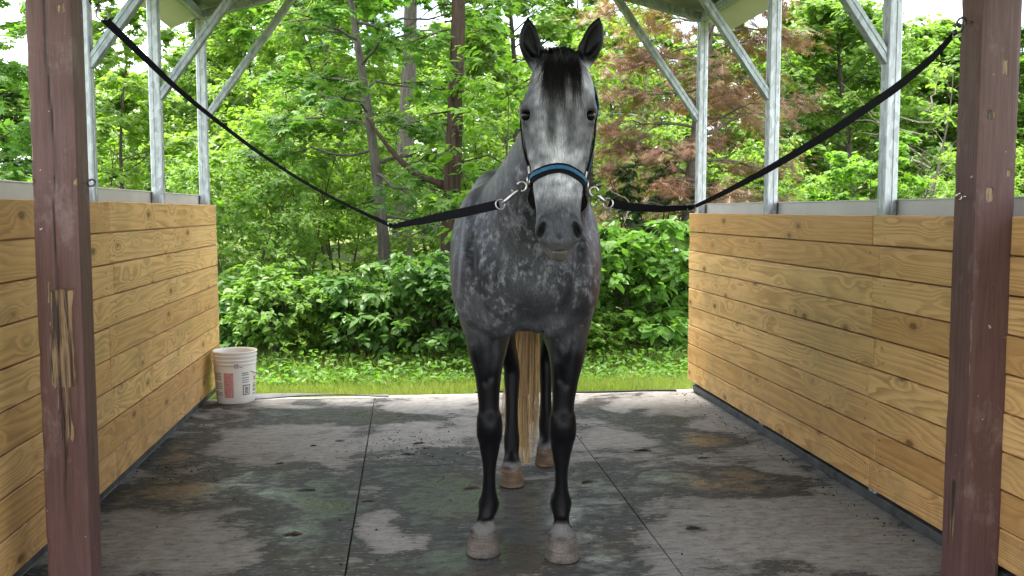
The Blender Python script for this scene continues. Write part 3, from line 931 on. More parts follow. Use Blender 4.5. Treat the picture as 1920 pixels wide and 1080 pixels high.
        q = np.stack([vid[A - 1, B, Cc - 1], vid[A - 1, B, Cc], vid[A, B, Cc], vid[A, B, Cc - 1]], 1); fl = ~ins[A, B, Cc]; q[fl] = q[fl][:, ::-1]; Q.append(q)
        A, B, Cc = np.nonzero(ins[:, :, :-1] != ins[:, :, 1:]); ok = (A > 0) & (B > 0) & (A < sh[0]) & (B < sh[1]); A, B, Cc = A[ok], B[ok], Cc[ok]
        q = np.stack([vid[A - 1, B - 1, Cc], vid[A, B - 1, Cc], vid[A, B, Cc], vid[A - 1, B, Cc]], 1); fl = ~ins[A, B, Cc]; q[fl] = q[fl][:, ::-1]; Q.append(q)
        Q = np.concatenate(Q); Q = Q[(Q >= 0).all(1)]
        return V, Q

def relax(V, Q, it=2, lam=0.5, mu=-0.52):
    E = np.concatenate([Q[:, [0, 1]], Q[:, [1, 2]], Q[:, [2, 3]], Q[:, [3, 0]]])
    E = np.concatenate([E, E[:, ::-1]])
    n = len(V); deg = np.bincount(E[:, 0], minlength=n)[:, None].clip(1)
    for _ in range(it):
        for l in (lam, mu):
            S = np.stack([np.bincount(E[:, 0], V[E[:, 1], k], n) for k in range(3)], 1) / deg
            V = V + l * (S - V)
    return V

def vary(*segs):
    out = []
    for a, b, st in segs: out.append(np.arange(a, b - 1e-6, st))
    return np.concatenate(out + [[segs[-1][1]]])

HF = Field(vary((-.42, -.26, .007), (-.26, .30, .005), (.30, .42, .007)),
           vary((2.80, 3.34, .0048), (3.34, 4.0, .0075), (4.0, 5.42, .012)),
           vary((-.012, .22, .006), (.22, 1.12, .0085), (1.12, 2.02, .0048)))
def build_field():
    S = HF
    # --- trunk (centre line runs away from the camera, b+ up, b- down)
    S.loft([(0, 3.66, 1.10, .15, .17, .17), (0, 3.76, 1.14, .235, .25, .25), (0, 3.92, 1.16, .275, .33, .30), (0, 4.15, 1.16, .31, .37, .33),
            (0, 4.40, 1.14, .338, .35, .335), (0, 4.65, 1.16, .335, .35, .32), (0, 4.90, 1.22, .30, .35, .27), (0, 5.12, 1.25, .24, .30, .22), (0, 5.22, 1.24, .16, .22, .18)], k=.05, L=(-1, 0, 0), p=2.25)
    for sgn in (-1, 1):
        S.ell((sgn * .165, 4.98, 1.27), (.15, .27, .28), .08)                       # croup and haunch
        S.ell((sgn * .185, 3.86, 1.13), (.115, .20, .30), .07)                      # shoulder
        S.ell((sgn * .205, 3.70, 1.07), (.075, .10, .16), .06)                      # point of shoulder
        S.ell((sgn * .098, 3.635, 1.035), (.11, .085, .175), .06)                  # breast muscle
        S.ell((sgn * .15, 3.80, .90), (.085, .11, .14), .05)                        # top of forearm
    S.loft([(0, 3.95, 1.50, .06, .06, .1), (0, 4.12, 1.53, .055, .05, .1), (0, 4.3, 1.48, .05, .04, .08)], k=.09, L=(-1, 0, 0))
    # --- neck
    S.loft([(0, 3.88, 1.22, .20, .30, .30), (.01, 3.72, 1.33, .175, .245, .27), (.045, 3.56, 1.47, .125, .20, .225), (.085, 3.42, 1.62, .09, .155, .18),
            (.110, 3.33, 1.74, .078, .12, .13), (.115, 3.27, 1.80, .07, .09, .09)], k=.06, L=(-1, 0, 0))
    # --- legs
    SC = 3.7 / 1800.
    fl = {-1: [(640, 916, .072), (700, 915, .054), (760, 916.5, .041), (795, 918, .049), (815, 918, .048), (845, 918, .038), (880, 917.5, .0265), (918, 917, .0285), (948, 916, .0395), (968, 911.5, .0325), (990, 908, .043)],
          1: [(640, 1066, .073), (700, 1061, .057), (760, 1056, .043), (795, 1055, .051), (815, 1055, .050), (845, 1053, .040), (885, 1052.5, .0265), (920, 1052.5, .029), (946, 1052, .0405), (972, 1052.5, .030), (998, 1053, .042)]}
    vz = {-1: 3.75, 1: 3.70}
    for sgn in (-1, 1):
        v0 = vz[sgn]
        rows = [(sgn * .165, v0 + .10, .98, .085, .11, .12)]
        bb = [(.078, .10), (.062, .075), (.048, .052), (.054, .046), (.052, .046), (.042, .042), (.033, .042), (.034, .044), (.041, .046), (.035, .036), (.040, .038)]
        dv = [.05, .03, .01, .0, .0, .005, .01, .012, .01, -.012, -.03]
        for (y, x, a), (bf, bk), q in zip(fl[sgn], bb, dv):
            pu, _, pw = hp(x, y, v0)
            rows.append((pu, v0 + q, pw, a, bf, bk))
        S.loft(rows, k=.035, L=(-1, 0, 0), sub=3)                                   # b+ is forward (towards the camera)
        kx = hp(fl[sgn][3][1], 800, v0)
        S.ell((kx[0], v0 - .018, kx[2] + .005), (.043, .045, .055), .025)           # knee cap
        S.ell((kx[0], v0 + .055, kx[2] - .005), (.024, .03, .03), .025)
        # muscle of the forearm and the crease beside the breast
        S.ell((sgn * .160, v0 + .0, .83), (.060, .085, .12), .04)
        S.ell((sgn * .072, v0 - .07, .905), (.004, .022, .060), .030, -1, R=[[math.cos(.35), 0, -sgn * math.sin(.35)], [0, 1, 0], [sgn * math.sin(.35), 0, math.cos(.35)]])
        for sd in (-1, 1):
            q0, q1 = hp(fl[sgn][5][1], 850, v0), hp(fl[sgn][7][1], 915, v0)
            S.loft([(q0[0] + sd * .034, v0 + .018, q0[2], .006, .008, .008), (q1[0] + sd * .027, v0 + .022, q1[2], .005, .008, .008)], k=.012, L=(-1, 0, 0), sub=2, op=-1)
            S.ell((kx[0] + sd * .030, v0 - .012, kx[2] - .035), (.014, .022, .016), .018)
            S.ell((kx[0] + sd * .030, v0 - .010, kx[2] + .040), (.014, .022, .016), .018)
        f0 = hp(fl[sgn][8][1], fl[sgn][8][0], v0)
        for sd in (-1, 1): S.ell((f0[0] + sd * .024, v0 + .028, f0[2]), (.017, .022, .024), .014)
        S.ell((f0[0], v0 - .052, f0[2] - .055), (.030, .020, .008), .016, -1)
        hoofx = {-1: 906.5, 1: 1054}[sgn]; ht = {-1: 1036, 1: 1049}[sgn]
        hu, hv = hp(hoofx, ht, v0 - .04)[0], v0 - .035
        hoof(S, hu, hv, .060, .081, .088)
        S.loft([(hp(fl[sgn][8][1], 0, v0)[0], v0 + .05, .20, .018, .02, .02), (hp(fl[sgn][8][1], 0, v0)[0], v0 + .05, .15, .01, .01, .012)], k=.02, L=(-1, 0, 0), sub=2)
    for sgn, hv, hu in ((-1, 4.64, -.068), (1, 5.02, .112)):
        S.loft([(sgn * .17, hv + .20, 1.15, .12, .20, .20), (sgn * .155, hv + .10, .92, .095, .17, .15), (hu + sgn * .045, hv + .14, .72, .06, .09, .09), (hu + sgn * .005, hv + .19, .575, .043, .06, .055),
                (hu, hv + .19, .50, .041, .052, .05), (hu, hv + .155, .40, .033, .04, .042), (hu, hv + .125, .28, .033, .037, .042), (hu, hv + .10, .205, .040, .043, .046), (hu, hv + .06, .14, .036, .036, .036), (hu, hv + .03, .105, .045, .04, .04)], k=.035, L=(-1, 0, 0), sub=3)
        S.ell((hu + sgn * .005, hv + .245, .60), (.024, .03, .05), .02)             # point of hock
        hoof(S, hu, hv + .02, .055, .074, .085)
    # --- head: face plane leans back to the poll
    U = .104
    hd = [(1.80, 3.275, .078, .070, .08), (1.755, 3.225, .098, .085, .13), (1.706, 3.19, .112, .098, .15), (1.658, 3.172, .114, .104, .155), (1.604, 3.155, .106, .104, .150), (1.545, 3.135, .096, .100, .125),
          (1.477, 3.105, .085, .090, .085), (1.408, 3.075, .077, .080, .062), (1.353, 3.055, .0705, .074, .056), (1.300, 3.035, .070, .072, .055), (1.262, 3.028, .061, .064, .050), (1.238, 3.03, .044, .048, .044)]
    S.loft([(U + (.010 if w > 1.7 else .0), v, w, a, bf, bk) for w, v, a, bf, bk in hd], k=.03, L=(-1, 0, 0), p=2.5)
    S.loft([(U, 3.075, 1.47, .040, .010, .02), (U, 3.03, 1.40, .036, .010, .02), (U, 3.01, 1.35, .03, .01, .02)], k=.03, L=(-1, 0, 0))   # nasal bone
    for sgn in (-1, 1):
        S.ell((U + sgn * .070, 3.235, 1.565), (.036, .105, .115), .035)             # round cheek
        S.ell((U + sgn * .094, 3.120, 1.668), (.031, .042, .038), .022)             # brow and socket
        S.ell((U + sgn * .0905, 3.088, 1.6735), (.030, .020, .0085), .010)           # upper lid ridge
        S.ell((U + sgn * .0945, 3.092, 1.6285), (.022, .018, .0065), .012)           # lower lid
        S.ell((U + sgn * .102, 3.080, 1.6515), (.022, .020, .0145), .006, -1)        # socket
        S.loft([(U + sgn * .098, 3.105, 1.61, .013, .015, .015), (U + sgn * .084, 3.07, 1.52, .012, .014, .014)], k=.018, L=(-1, 0, 0), sub=2)   # facial crest
        # nostril: raised rim then the opening
        S.ell((U + sgn * .048, 2.985, 1.292), (.027, .024, .042), .020)
        a = sgn * .30
        R = [[math.cos(a), 0, math.sin(a)], [0, 1, 0], [-math.sin(a), 0, math.cos(a)]]
        S.ell((U + sgn * .0545, 2.966, 1.289), (.0105, .032, .030), .008, -1, R=R)
        S.ell((U + sgn * .034, 2.965, 1.275), (.010, .014, .03), .012, -1)
        # ears
        tip = {-1: hp(990, 37, 3.19), 1: hp(1123, 35, 3.19)}[sgn]
        mid = {-1: hp(993, 80, 3.20), 1: hp(1111, 78, 3.20)}[sgn]
        bas = {-1: hp(1007, 118, 3.22), 1: hp(1094, 116, 3.22)}[sgn]
        S.loft([(*bas, .030, .032, .034), (*((bas + mid) / 2), .036, .032, .03), (*mid, .0355, .026, .024), (*((mid * .45 + tip * .55)), .026, .017, .017), (*tip, .005, .006, .006)], k=.014, L=(-1, 0, 0), sub=3)
        e0, e1 = bas * .55 + mid * .45 + [0, -.036, 0], mid * .5 + tip * .5 + [0, -.026, 0]
        S.loft([(*e0, .016, .026, .026), (*(mid + [0, -.028, 0]), .0245, .026, .026), (*e1, .016, .022, .022), (*(mid * .2 + tip * .8 + [0, -.02, 0]), .006, .012, .012)], k=.006, L=(-1, 0, 0), sub=3, op=-1)
    S.ell((U, 2.985, 1.262), (.038, .034, .030), .022)                              # upper lip
    S.ell((U, 2.998, 1.228), (.027, .028, .020), .014)
    S.ell((U, 3.020, 1.213), (.026, .030, .022), .012)                              # lower lip and chin
    S.ell((U, 2.965, 1.2265), (.05, .022, .002), .006, -1)                           # mouth line
    S.ell((U, 2.962, 1.283), (.008, .014, .02), .014, -1)                           # dip between the nostrils
    # creases that separate the muscles, cut along the finished surface
    def crease(path, r, sink, k=.022, v_from=3.30):
        rows = []
        for u, w in path:
            h = S.hit((u, v_from, w), (0, 1, 0), .7, .002)
            if h is not None: rows.append((u, h[1] - r + sink, w, r, r, r))
        if len(rows) > 1: S.loft(rows, k=k, L=(0, 1, 0), sub=3, op=-1)
    for sgn in (-1, 1):
        crease([(sgn * .205, 1.24), (sgn * .196, 1.14), (sgn * .178, 1.03), (sgn * .135, .945)], .016, .009)
        crease([(sgn * .112, .86), (sgn * .122, .79), (sgn * .132, .70)], .010, .006, .014)
        crease([(sgn * .185, .84), (sgn * .172, .76), (sgn * .158, .68)], .010, .005, .014)
        crease([(sgn * .088, .955), (sgn * .078, .905)], .012, .003, .020)
    crease([(0, 1.12), (0, 1.02), (0, .93)], .018, .006, .03)
    for sgn in (-1, 1):
        S.ell((U + sgn * .060, 3.012, 1.50), (.016, .020, .060), .022, -1)
def hoof(S, u, v, r0, r1, h):
    """truncated cone hoof: r0 at the coronet, r1 at the ground"""
    m = r1 + .06
    sl, (x, y, z) = S.sub((u - m, v - m, -.05), (u + m, v + m + .04, h + .06))
    X, Y, Z = x[:, None, None] - np.float32(u), y[None, :, None] - np.float32(v), z[None, None, :]
    t = np.clip(1 - Z / h, -.2, 1.1)
    r = r0 + (r1 - r0) * t
    Y = Y + .030 * t - .012
    X2 = X
    d = (np.sqrt((X2 / .86)**2 + np.where(Y > 0, Y / 1.1, Y)**2 + 1e-9) - r) * .85
    d = np.maximum(d, Z - h); d = np.maximum(d, -Z + .002)
    S.put(sl, d.astype(np.float32), .030, 1)
build_field()
HV, HQ = HF.nets()
HV = relax(HV, HQ, 3)

def vnoise(P, s, seed=0):
    """cheap smooth value noise on points"""
    r = np.random.default_rng(seed); T = r.random((32, 32, 32)).astype(np.float32)
    q = P * s; i = np.floor(q).astype(int); f = q - i; f = f * f * (3 - 2 * f)
    o = 0
    for a in (0, 1):
        for b in (0, 1):
            for c in (0, 1):
                w = (f[:, 0] if a else 1 - f[:, 0]) * (f[:, 1] if b else 1 - f[:, 1]) * (f[:, 2] if c else 1 - f[:, 2])
                o = o + w * T[(i[:, 0] + a) % 32, (i[:, 1] + b) % 32, (i[:, 2] + c) % 32]
    return o
sstep = lambda x, a, b: (lambda t: t * t * (3 - 2 * t))(np.clip((x - a) / (b - a), 0, 1))

def coat(V):
    u, v, w = V.T
    n1, n2, n3, n4 = vnoise(V, 9, 1), vnoise(V, 23, 2), vnoise(V, 4.2, 3), vnoise(V, 58, 5)
    col = np.empty((len(V), 4)); col[:, 3] = 1
    base = np.array([.019, .0195, .022]); light = np.array([.082, .083, .089]); black = np.array([.0042, .0042, .0052])
    k = sstep(n3 * .5 + n1 * .35 + n2 * .15, .36, .68) * .34
    c = base + (light - base) * k[:, None]
    # darker flanks, quarters and crest
    dk = sstep(v, 4.0, 4.6) * .65; c = c * (1 - dk[:, None]) + np.array([.014, .0145, .017]) * dk[:, None]
    # rim of light on the shoulder edge painted in, and pale lower breast
    br = sstep(-np.abs(w - 1.0), -.16, -.02) * (v < 3.8) * .30 * sstep(n1, .3, .7)
    c = c * (1 - br[:, None]) + np.array([.105, .107, .113]) * br[:, None]
    rid = np.exp(-((u + .245 + (w - 1.2) * -.06) / .007)**2) * (w > 1.02) * (w < 1.36) * (v < 4.0) * .7; c = c * (1 - rid[:, None]) + np.array([.13, .13, .138]) * rid[:, None]
    bw = sstep(u, .19, .29) * sstep(w, .95, 1.05) * (1 - sstep(w, 1.35, 1.45)) * (v < 4.5) * .75 * sstep(vnoise(V * [1, 1, .25], 40, 9), .25, .6); c = c * (1 - bw[:, None]) + np.array([.060, .034, .026]) * bw[:, None]
    # legs black
    lg = 1 - sstep(w + (n1 - .5) * .16 + (n2 - .5) * .06, .72, .99); c = c * (1 - lg[:, None]) + black * lg[:, None]
    sh = (1 - sstep(np.abs(w - .80), .0, .13)) * sstep(n2, .45, .8) * (v < 4) * .35
    c = c * (1 - sh[:, None]) + np.array([.05, .05, .055]) * sh[:, None]
    # head lighter
    U = .104; x = u - U
    hd = sstep(w, 1.30, 1.42) * (1 - sstep(v, 3.22, 3.36)) * (1 - sstep(w, 1.80, 1.86)) * (w > 1.2)
    fk = (.05 + 1.5 * n1) * (.45 + 1.1 * n2) * (.5 + 1.0 * n4) + .10 * np.exp(-((x - .008) / .020)**2) * sstep(w, 1.36, 1.42) * (1 - sstep(w, 1.66, 1.72))
    face = np.array([.235, .235, .246]) * np.clip(fk, .25, 2.2)[:, None]
    c = c * (1 - hd[:, None]) + face * hd[:, None]
    # dark marks down the face
    m1 = np.exp(-((x + .024) / .017)**4 - ((w - 1.615) / .062)**4) * .95 * (.72 + .28 * sstep(n2 * .5 + n4 * .5, .3, .6))
    m2 = np.exp(-((x - .038) / .016)**4 - ((w - 1.60) / .055)**4) * .85 * (.62 + .38 * sstep(n2 * .5 + n4 * .5, .3, .65))
    m3 = np.exp(-((x - .006) / .035)**2 - ((w - 1.76) / .05)**2) * .75
    m4 = np.exp(-((np.abs(x) - .095) / .019)**4 - ((w - 1.653) / .024)**4) * .95
    m5 = np.exp(-((np.abs(x) - .085) / .03)**2 - ((w - 1.62) / .03)**2) * .45
    for m in (m1, m2, m3, m5, m4):
        m = m * (v < 3.25) * (w > 1.4); c = c * (1 - m[:, None]) + np.array([.014, .014, .016]) * m[:, None]
    # jaw and throat dark
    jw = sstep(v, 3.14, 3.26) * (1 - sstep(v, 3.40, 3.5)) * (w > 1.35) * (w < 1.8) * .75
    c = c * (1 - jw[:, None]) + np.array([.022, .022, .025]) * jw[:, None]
    # muzzle
    mz = (1 - sstep(w, 1.285, 1.40)) * (v < 3.12) * (w > 1.17) * (1 - np.exp(-(x / .03)**2) * sstep(w, 1.31, 1.37))
    c = c * (1 - .92 * mz[:, None]) + np.array([.062, .064, .070]) * .92 * mz[:, None]
    ns = np.exp(-((np.abs(x) - .058) / .017)**2 - ((w - 1.289) / .028)**2) * (v < 3.12); c = c * (1 - ns[:, None]) + np.array([.008, .008, .009]) * ns[:, None]
    ch = (1 - sstep(w, 1.212, 1.240)) * (v < 3.12) * (w > 1.15); c = c * (1 - .75 * ch[:, None]) + np.array([.10, .085, .072]) * .75 * ch[:, None]
    # ears black
    er = sstep(w, 1.812, 1.85); c = c * (1 - er[:, None]) + black * er[:, None]
    # coronet hair and hooves
    hf_ = sstep(w, .080, .092); band = (1 - sstep(np.abs(w + (n2 - .5) * .04 - .102), .006, .030)) * (w < .2)
    c = c * (1 - band[:, None]) + np.array([.125, .12, .113]) * band[:, None]
    c2 = np.array([.115, .098, .083]) * (.55 + .7 * n2[:, None]) * (.75 + .5 * vnoise(V * [1, 1, 6], 22, 7)[:, None])
    c2 = np.where((v > 4.3)[:, None], c2 * [1.15, .92, .72], c2)
    c = c * hf_[:, None] + c2 * (1 - hf_[:, None])
    col[:, :3] = np.clip(c, .004, 1)
    dap = (1 - lg) * (1 - hd * .8) * (1 - mz) * (1 - er) * sstep(w, .3, .5) * (.25 + .75 * sstep(w, .82, 1.02))
    return col, dap, 1 - hf_

horse = thing('horse', 'dappled grey horse with black legs standing tied and facing the camera', 'horse', h2w(0, HD0, 0), -TH)
hme = np_mesh('horse_body', HV - [0, HD0, 0], HQ)
_c, _d, _h = coat(HV)
a = hme.attributes.new('coat', 'FLOAT_COLOR', 'POINT'); a.data.foreach_set('color', _c.astype(np.float32).ravel())
a = hme.attributes.new('dapple', 'FLOAT', 'POINT'); a.data.foreach_set('value', _d.astype(np.float32))
a = hme.attributes.new('hoofness', 'FLOAT', 'POINT'); a.data.foreach_set('value', _h.astype(np.float32))

def mat_coat():
    m, nt, out = new_mat('horse_coat')
    tc = N(nt, 'ShaderNodeTexCoord').outputs['Object']
    base = attr(nt, 'coat').outputs['Color']
    lum0 = N(nt, 'ShaderNodeSeparateColor'); nt.links.new(base, lum0.inputs[0])
    dap = attr(nt, 'dapple').outputs['Fac']
    hoofn = attr(nt, 'hoofness').outputs['Fac']
    big = noise(nt, tc, 7.5, 4, .6)
    big = mrange(nt, big, .38, .58, .10, 1.1)
    hair = noise(nt, mapping(nt, tc, (210, 210, 40)), 1.0, 3, .75, .6)
    ringz = noise(nt, mapping(nt, tc, (6, 6, 150)), 1.0, 3, .6)
    speck = mrange(nt, hair, .3, .72, -.6, 1.0)
    fine = noise(nt, mapping(nt, tc, (1, 1, .55)), 75, 4, .7)
    fleck = mrange(nt, noise(nt, mapping(nt, tc, (1, .8, .7)), 34, 5, .62, .2), .47, .62, 0, 1, True)
    spot = mth(nt, 'MAXIMUM', fleck, mrange(nt, noise(nt, mapping(nt, tc, (1, .8, .7), (3, 5, 1)), 13, 5, .6), .54, .68, 0, .8, True))
    fac = mth(nt, 'MULTIPLY', mth(nt, 'MULTIPLY', spot, big), mrange(nt, fine, .36, .64, .1, 1.25))
    fac = mth(nt, 'MULTIPLY', mth(nt, 'MULTIPLY', fac, dap), .80, True)
    c1 = mixc(nt, fac, base, (.175, .178, .187))
    k = mth(nt, 'ADD', 1.0, mth(nt, 'ADD', mth(nt, 'MULTIPLY', speck, .62), mth(nt, 'MULTIPLY', hoofn, mrange(nt, ringz, .35, .65, -.25, .2))))
    n = nt.nodes.new('ShaderNodeVectorMath'); n.operation = 'SCALE'
    nt.links.new(c1, n.inputs[0]); nt.links.new(k, n.inputs['Scale'])
    rough = mth(nt, 'ADD', mrange(nt, hoofn, 0, 1, .0, .2), mrange(nt, lum0.outputs[1], .006, .06, .36, .52))
    lum = N(nt, 'ShaderNodeSeparateColor'); nt.links.new(base, lum.inputs[0])
    p = principled(nt, out, n.outputs[0], rough, 0, mrange(nt, lum.outputs[1], .006, .06, .13, .15), hair, .35, .004)
    p.inputs['Sheen Weight'].default_value = .02
    p.inputs['Sheen Roughness'].default_value = .4
    return m
M_COAT = mat_coat()
new_obj('body', hme, horse, M_COAT)

# eyes
M_EYE = simple_mat('eye_dark', (.004, .003, .003), .07, 0, .16)
for sgn in (-1, 1):
    bm = bmesh.new(); bmesh.ops.create_uvsphere(bm, u_segments=20, v_segments=12, radius=.0235)
    me = bpy.data.meshes.new('eye'); bm.to_mesh(me); bm.free(); me.polygons.foreach_set('use_smooth', [True] * len(me.polygons))
    e = new_obj('eye', me, horse, M_EYE); e.location = (.104 + sgn * .0965, 3.0985 - HD0, 1.6515); e.scale = (.95, .95, .85)

# hair: thin tapered three-sided strands joined into one part
def strands(name, curves, r, mat, parent):
    """curves: array (n, m, 3)"""
    Cv = np.asarray(curves, float); n, m, _ = Cv.shape
    T = np.gradient(Cv, axis=1); T /= np.linalg.norm(T, axis=2, keepdims=True) + 1e-9
    a = np.cross(T, np.array([.3, .8, .52])); a /= np.linalg.norm(a, axis=2, keepdims=True) + 1e-9
    b = np.cross(T, a)
    rad = (np.asarray(r) * np.ones(n))[:, None] * np.linspace(1, .25, m)[None, :]
    V = np.stack([Cv + (a * math.cos(t) + b * math.sin(t)) * rad[..., None] for t in (0, 2.094, 4.188)], 2)
    idx = np.arange(n * m * 3).reshape(n, m, 3)
    Q = []
    for k in range(3):
        k2 = (k + 1) % 3
        Q.append(np.stack([idx[:, :-1, k], idx[:, :-1, k2], idx[:, 1:, k2], idx[:, 1:, k]], -1).reshape(-1, 4))
    return new_obj(name, np_mesh(name, V.reshape(-1, 3), np.concatenate(Q)), parent, mat)

def hair_mat(name, c0, c1, zlo, zhi):
    """root colour to tip colour along the height of the hair"""
    m, nt, out = new_mat(name)
    g = N(nt, 'ShaderNodeNewGeometry')
    tc = N(nt, 'ShaderNodeTexCoord')
    sx = N(nt, 'ShaderNodeSeparateXYZ'); nt.links.new(tc.outputs['Object'], sx.inputs[0])
    t = mrange(nt, sx.outputs['Z'], zlo, zhi)
    c = mixc(nt, t, c1, c0)
    k = mrange(nt, g.outputs['Random Per Island'], 0, 1, .28, 1.65)
    n = nt.nodes.new('ShaderNodeVectorMath'); n.operation = 'SCALE'
    nt.links.new(c, n.inputs[0]); nt.links.new(k, n.inputs['Scale'])
    principled(nt, out, n.outputs[0], .42, 0, .35)
    return m
M_FORE = hair_mat('forelock_hair', (.008, .007, .007), (.045, .028, .02), 1.62, 1.74)
M_MANE = hair_mat('mane_hair', (.010, .009, .009), (.060, .030, .020), 1.30, 1.55)
M_TAIL = hair_mat('tail_hair', (.42, .26, .11), (.60, .42, .21), .1, .7)
M_FEATHER = simple_mat('fetlock_hair', (.012, .011, .011), .5)

def surf_v(u, w, v0=2.85):
    h = HF.hit((u, v0, w), (0, 1, 0), .8, .002)
    return None if h is None else h[1]
hr_ = np.random.default_rng(5)
def forelock():
    cs, rs = [], []
    for k in range(44):                                       # locks, each gathering to its own tip
        lx = .118 + hr_.normal(0, .026); lx = min(max(lx, .066), .170)
        ll = hr_.uniform(.07, .14) if hr_.random() < .6 else hr_.uniform(.14, .25)
        tip = .112 + (lx - .118) * 1.0 + hr_.normal(0, .018)
        if k % 11 == 3: tip = .118 + hr_.choice([-1, 1]) * hr_.uniform(.045, .085); ll = hr_.uniform(.10, .17)
        n = int(hr_.uniform(16, 36))
        for i in range(n):
            x0 = lx + hr_.normal(0, .007); v0 = hr_.uniform(3.19, 3.275)
            h = HF.hit((x0, v0, 1.98), (0, 0, -1), .3, .002); z0 = (h[2] if h is not None else 1.84) - .004
            ln = ll * hr_.uniform(.62, 1.08); xe = tip + hr_.normal(0, .0045)
            ph_ = hr_.uniform(0, 6.28); lift = hr_.uniform(.003, .016)
            pts = []
            for t in np.linspace(0, 1, 13):
                uu = x0 + (xe - x0) * t ** .85 + .0035 * math.sin(6 * t + ph_) * t
                ww = z0 + .014 * math.sin(min(t * 4, 1) * 3.14) - ln * t ** 1.2
                vv = surf_v(uu, min(ww, 1.815)); vv = 3.16 if vv is None else vv
                vv = min(vv, 3.24) - .004 - lift * math.sin(t * 2.6)
                q = min(1, t / .28); vv = v0 * (1 - q) + vv * q
                pts.append((uu, vv - HD0, ww))
            P = np.array(pts)
            for _ in range(2): P[1:-1] = .25 * P[:-2] + .5 * P[1:-1] + .25 * P[2:]
            cs.append(P); rs.append(hr_.uniform(.0006, .0011))
    strands('forelock', cs, rs, M_FORE, horse)
forelock()
def mane():
    cs, rs = [], []
    for i in range(900):
        t0 = hr_.random()
        # crest line from poll to withers, on the top of the neck
        cu = .115 * (1 - t0) ** 1.1; cv = 3.33 + .68 * t0; cw = 1.845 - .30 * t0
        side = 1
        ln = hr_.uniform(.25, .48)
        out = .095 + .10 * t0 + hr_.uniform(0, .02)
        pts = []
        for t in np.linspace(0, 1, 9):
            ww = cw + .012 - ln * t ** 1.25
            uu = cu + side * out * min(1, 1.6 * t) ** .7
            pts.append((uu + hr_.normal(0, .003), cv - .05 * t + .02 * math.sin(i) * t - HD0, ww))
        cs.append(pts); rs.append(hr_.uniform(.0009, .0018))
    strands('mane', cs, rs, M_MANE, horse)
mane()
def tail():
    cs, rs = [], []
    ctl = np.array([(0.0, 5.30, 1.40, .03), (.006, 5.31, 1.1, .05), (.000, 5.17, .72, .056), (.010, 5.04, .35, .056), (.018, 4.985, 0.02, .030)])
    for k in range(52):                                       # wavy locks
        a, b = np.clip(hr_.normal(0, .52, 2), -1.05, 1.05)
        ph1, amp, fr = hr_.uniform(0, 6.28), hr_.uniform(.004, .015), hr_.uniform(5, 12)
        lend = hr_.choice([.0, .06, .16, .32], p=[.3, .28, .24, .18])
        for i in range(int(hr_.uniform(16, 36))):
            da, db = hr_.normal(0, .11, 2); end = lend + abs(hr_.normal(0, .04)) + .01
            zz = np.linspace(0, 1, 20); q = zz * 4; kk = np.minimum(q.astype(int), 3); f = (q - kk)[:, None]
            c = ctl[kk] + (ctl[kk + 1] - ctl[kk]) * f
            P = np.stack([c[:, 0] + (a + da) * c[:, 3] + amp * zz * np.sin(fr * zz + ph1) + .010 * np.sin(5.5 * zz), c[:, 1] + (b + db) * c[:, 3] * .7 + amp * np.cos(fr * zz + ph1), c[:, 2]], 1)
            for _ in range(3): P[1:-1] = .25 * P[:-2] + .5 * P[1:-1] + .25 * P[2:]
            P = P[P[:, 2] > end - .02]
            P = np.stack([np.interp(np.linspace(0, 1, 14), np.linspace(0, 1, len(P)), P[:, j]) for j in range(3)], 1)
            P[:, 2] = np.maximum(P[:, 2], .012); P[:, 1] -= HD0
            cs.append(P); rs.append(hr_.uniform(.0009, .0021))
    for i in range(60):                                   # a few stray hairs beside the left hind leg
        u0 = hr_.uniform(-.135, -.105)
        cs.append(np.stack([np.linspace(-.02, u0, 14) + .004 * np.sin(np.linspace(0, 6, 14) + i), np.linspace(5.2, 5.02, 14) - HD0, np.linspace(1.1, hr_.uniform(.15, .4), 14)], 1)); rs.append(.0012)
    strands('tail', cs, rs, M_TAIL, horse)
tail()
def feathers():
    for u0, v0, z0 in ((hp(915, 0, 3.75)[0], 3.80, .215), (hp(1051, 0, 3.70)[0], 3.75, .215), (-.068, 4.79, .22), (.112, 5.17, .22)):
        cs, rs = [], []
        for i in range(130):
            x = np.clip(hr_.normal(0, .013), -.026, .026); l = hr_.uniform(.04, .10)
            t = np.linspace(0, 1, 7)
            cs.append(np.stack([u0 + x * (1 + .25 * t), v0 + .000 + .022 * np.sin(t * 2.2) + hr_.normal(0, .004) - HD0, z0 + hr_.normal(0, .012) - l * t], 1)); rs.append(.0011)
        strands('fetlock_hair', cs, rs, M_FEATHER, horse)
feathers()
# ------------------------------------------------------------------ halter and cross ties
M_WEB = simple_mat('black_webbing', (.006, .006, .008), .8, 0, .10, 220, .5, .4)
M_BLUE = simple_mat('blue_webbing', (.010, .088, .175), .6, 0, .3, 220, .3, .3)
HB = h2w(.104, 3.12, 1.50)
halter = thing('halter', 'black halter with a blue stripe on the noseband worn by the horse', 'halter', HB)
UH = .104
def spline(pp, n):
    A = np.array(pp, float); d = np.concatenate([[0], np.cumsum(np.linalg.norm(np.diff(A, axis=0), axis=1))])
    # centripetal-ish: dense linear then smooth
    s = np.linspace(0, d[-1], n); B = np.stack([np.interp(s, d, A[:, k]) for k in range(A.shape[1])], 1)
    for _ in range(6):
        B[1:-1] = .25 * B[:-2] + .5 * B[1:-1] + .25 * B[2:]
    return B
def head_pt(phi, w, vc=3.11, off=.004):
    d = np.array([math.sin(phi), -math.cos(phi), 0]); o = np.array([UH, vc, w])
    h = HF.hit(o + d * .26, -d, .26, .001)
    if h is None: h = o + d * .06
    return h + d * off
def hl(p): return h2w(*p) - HB
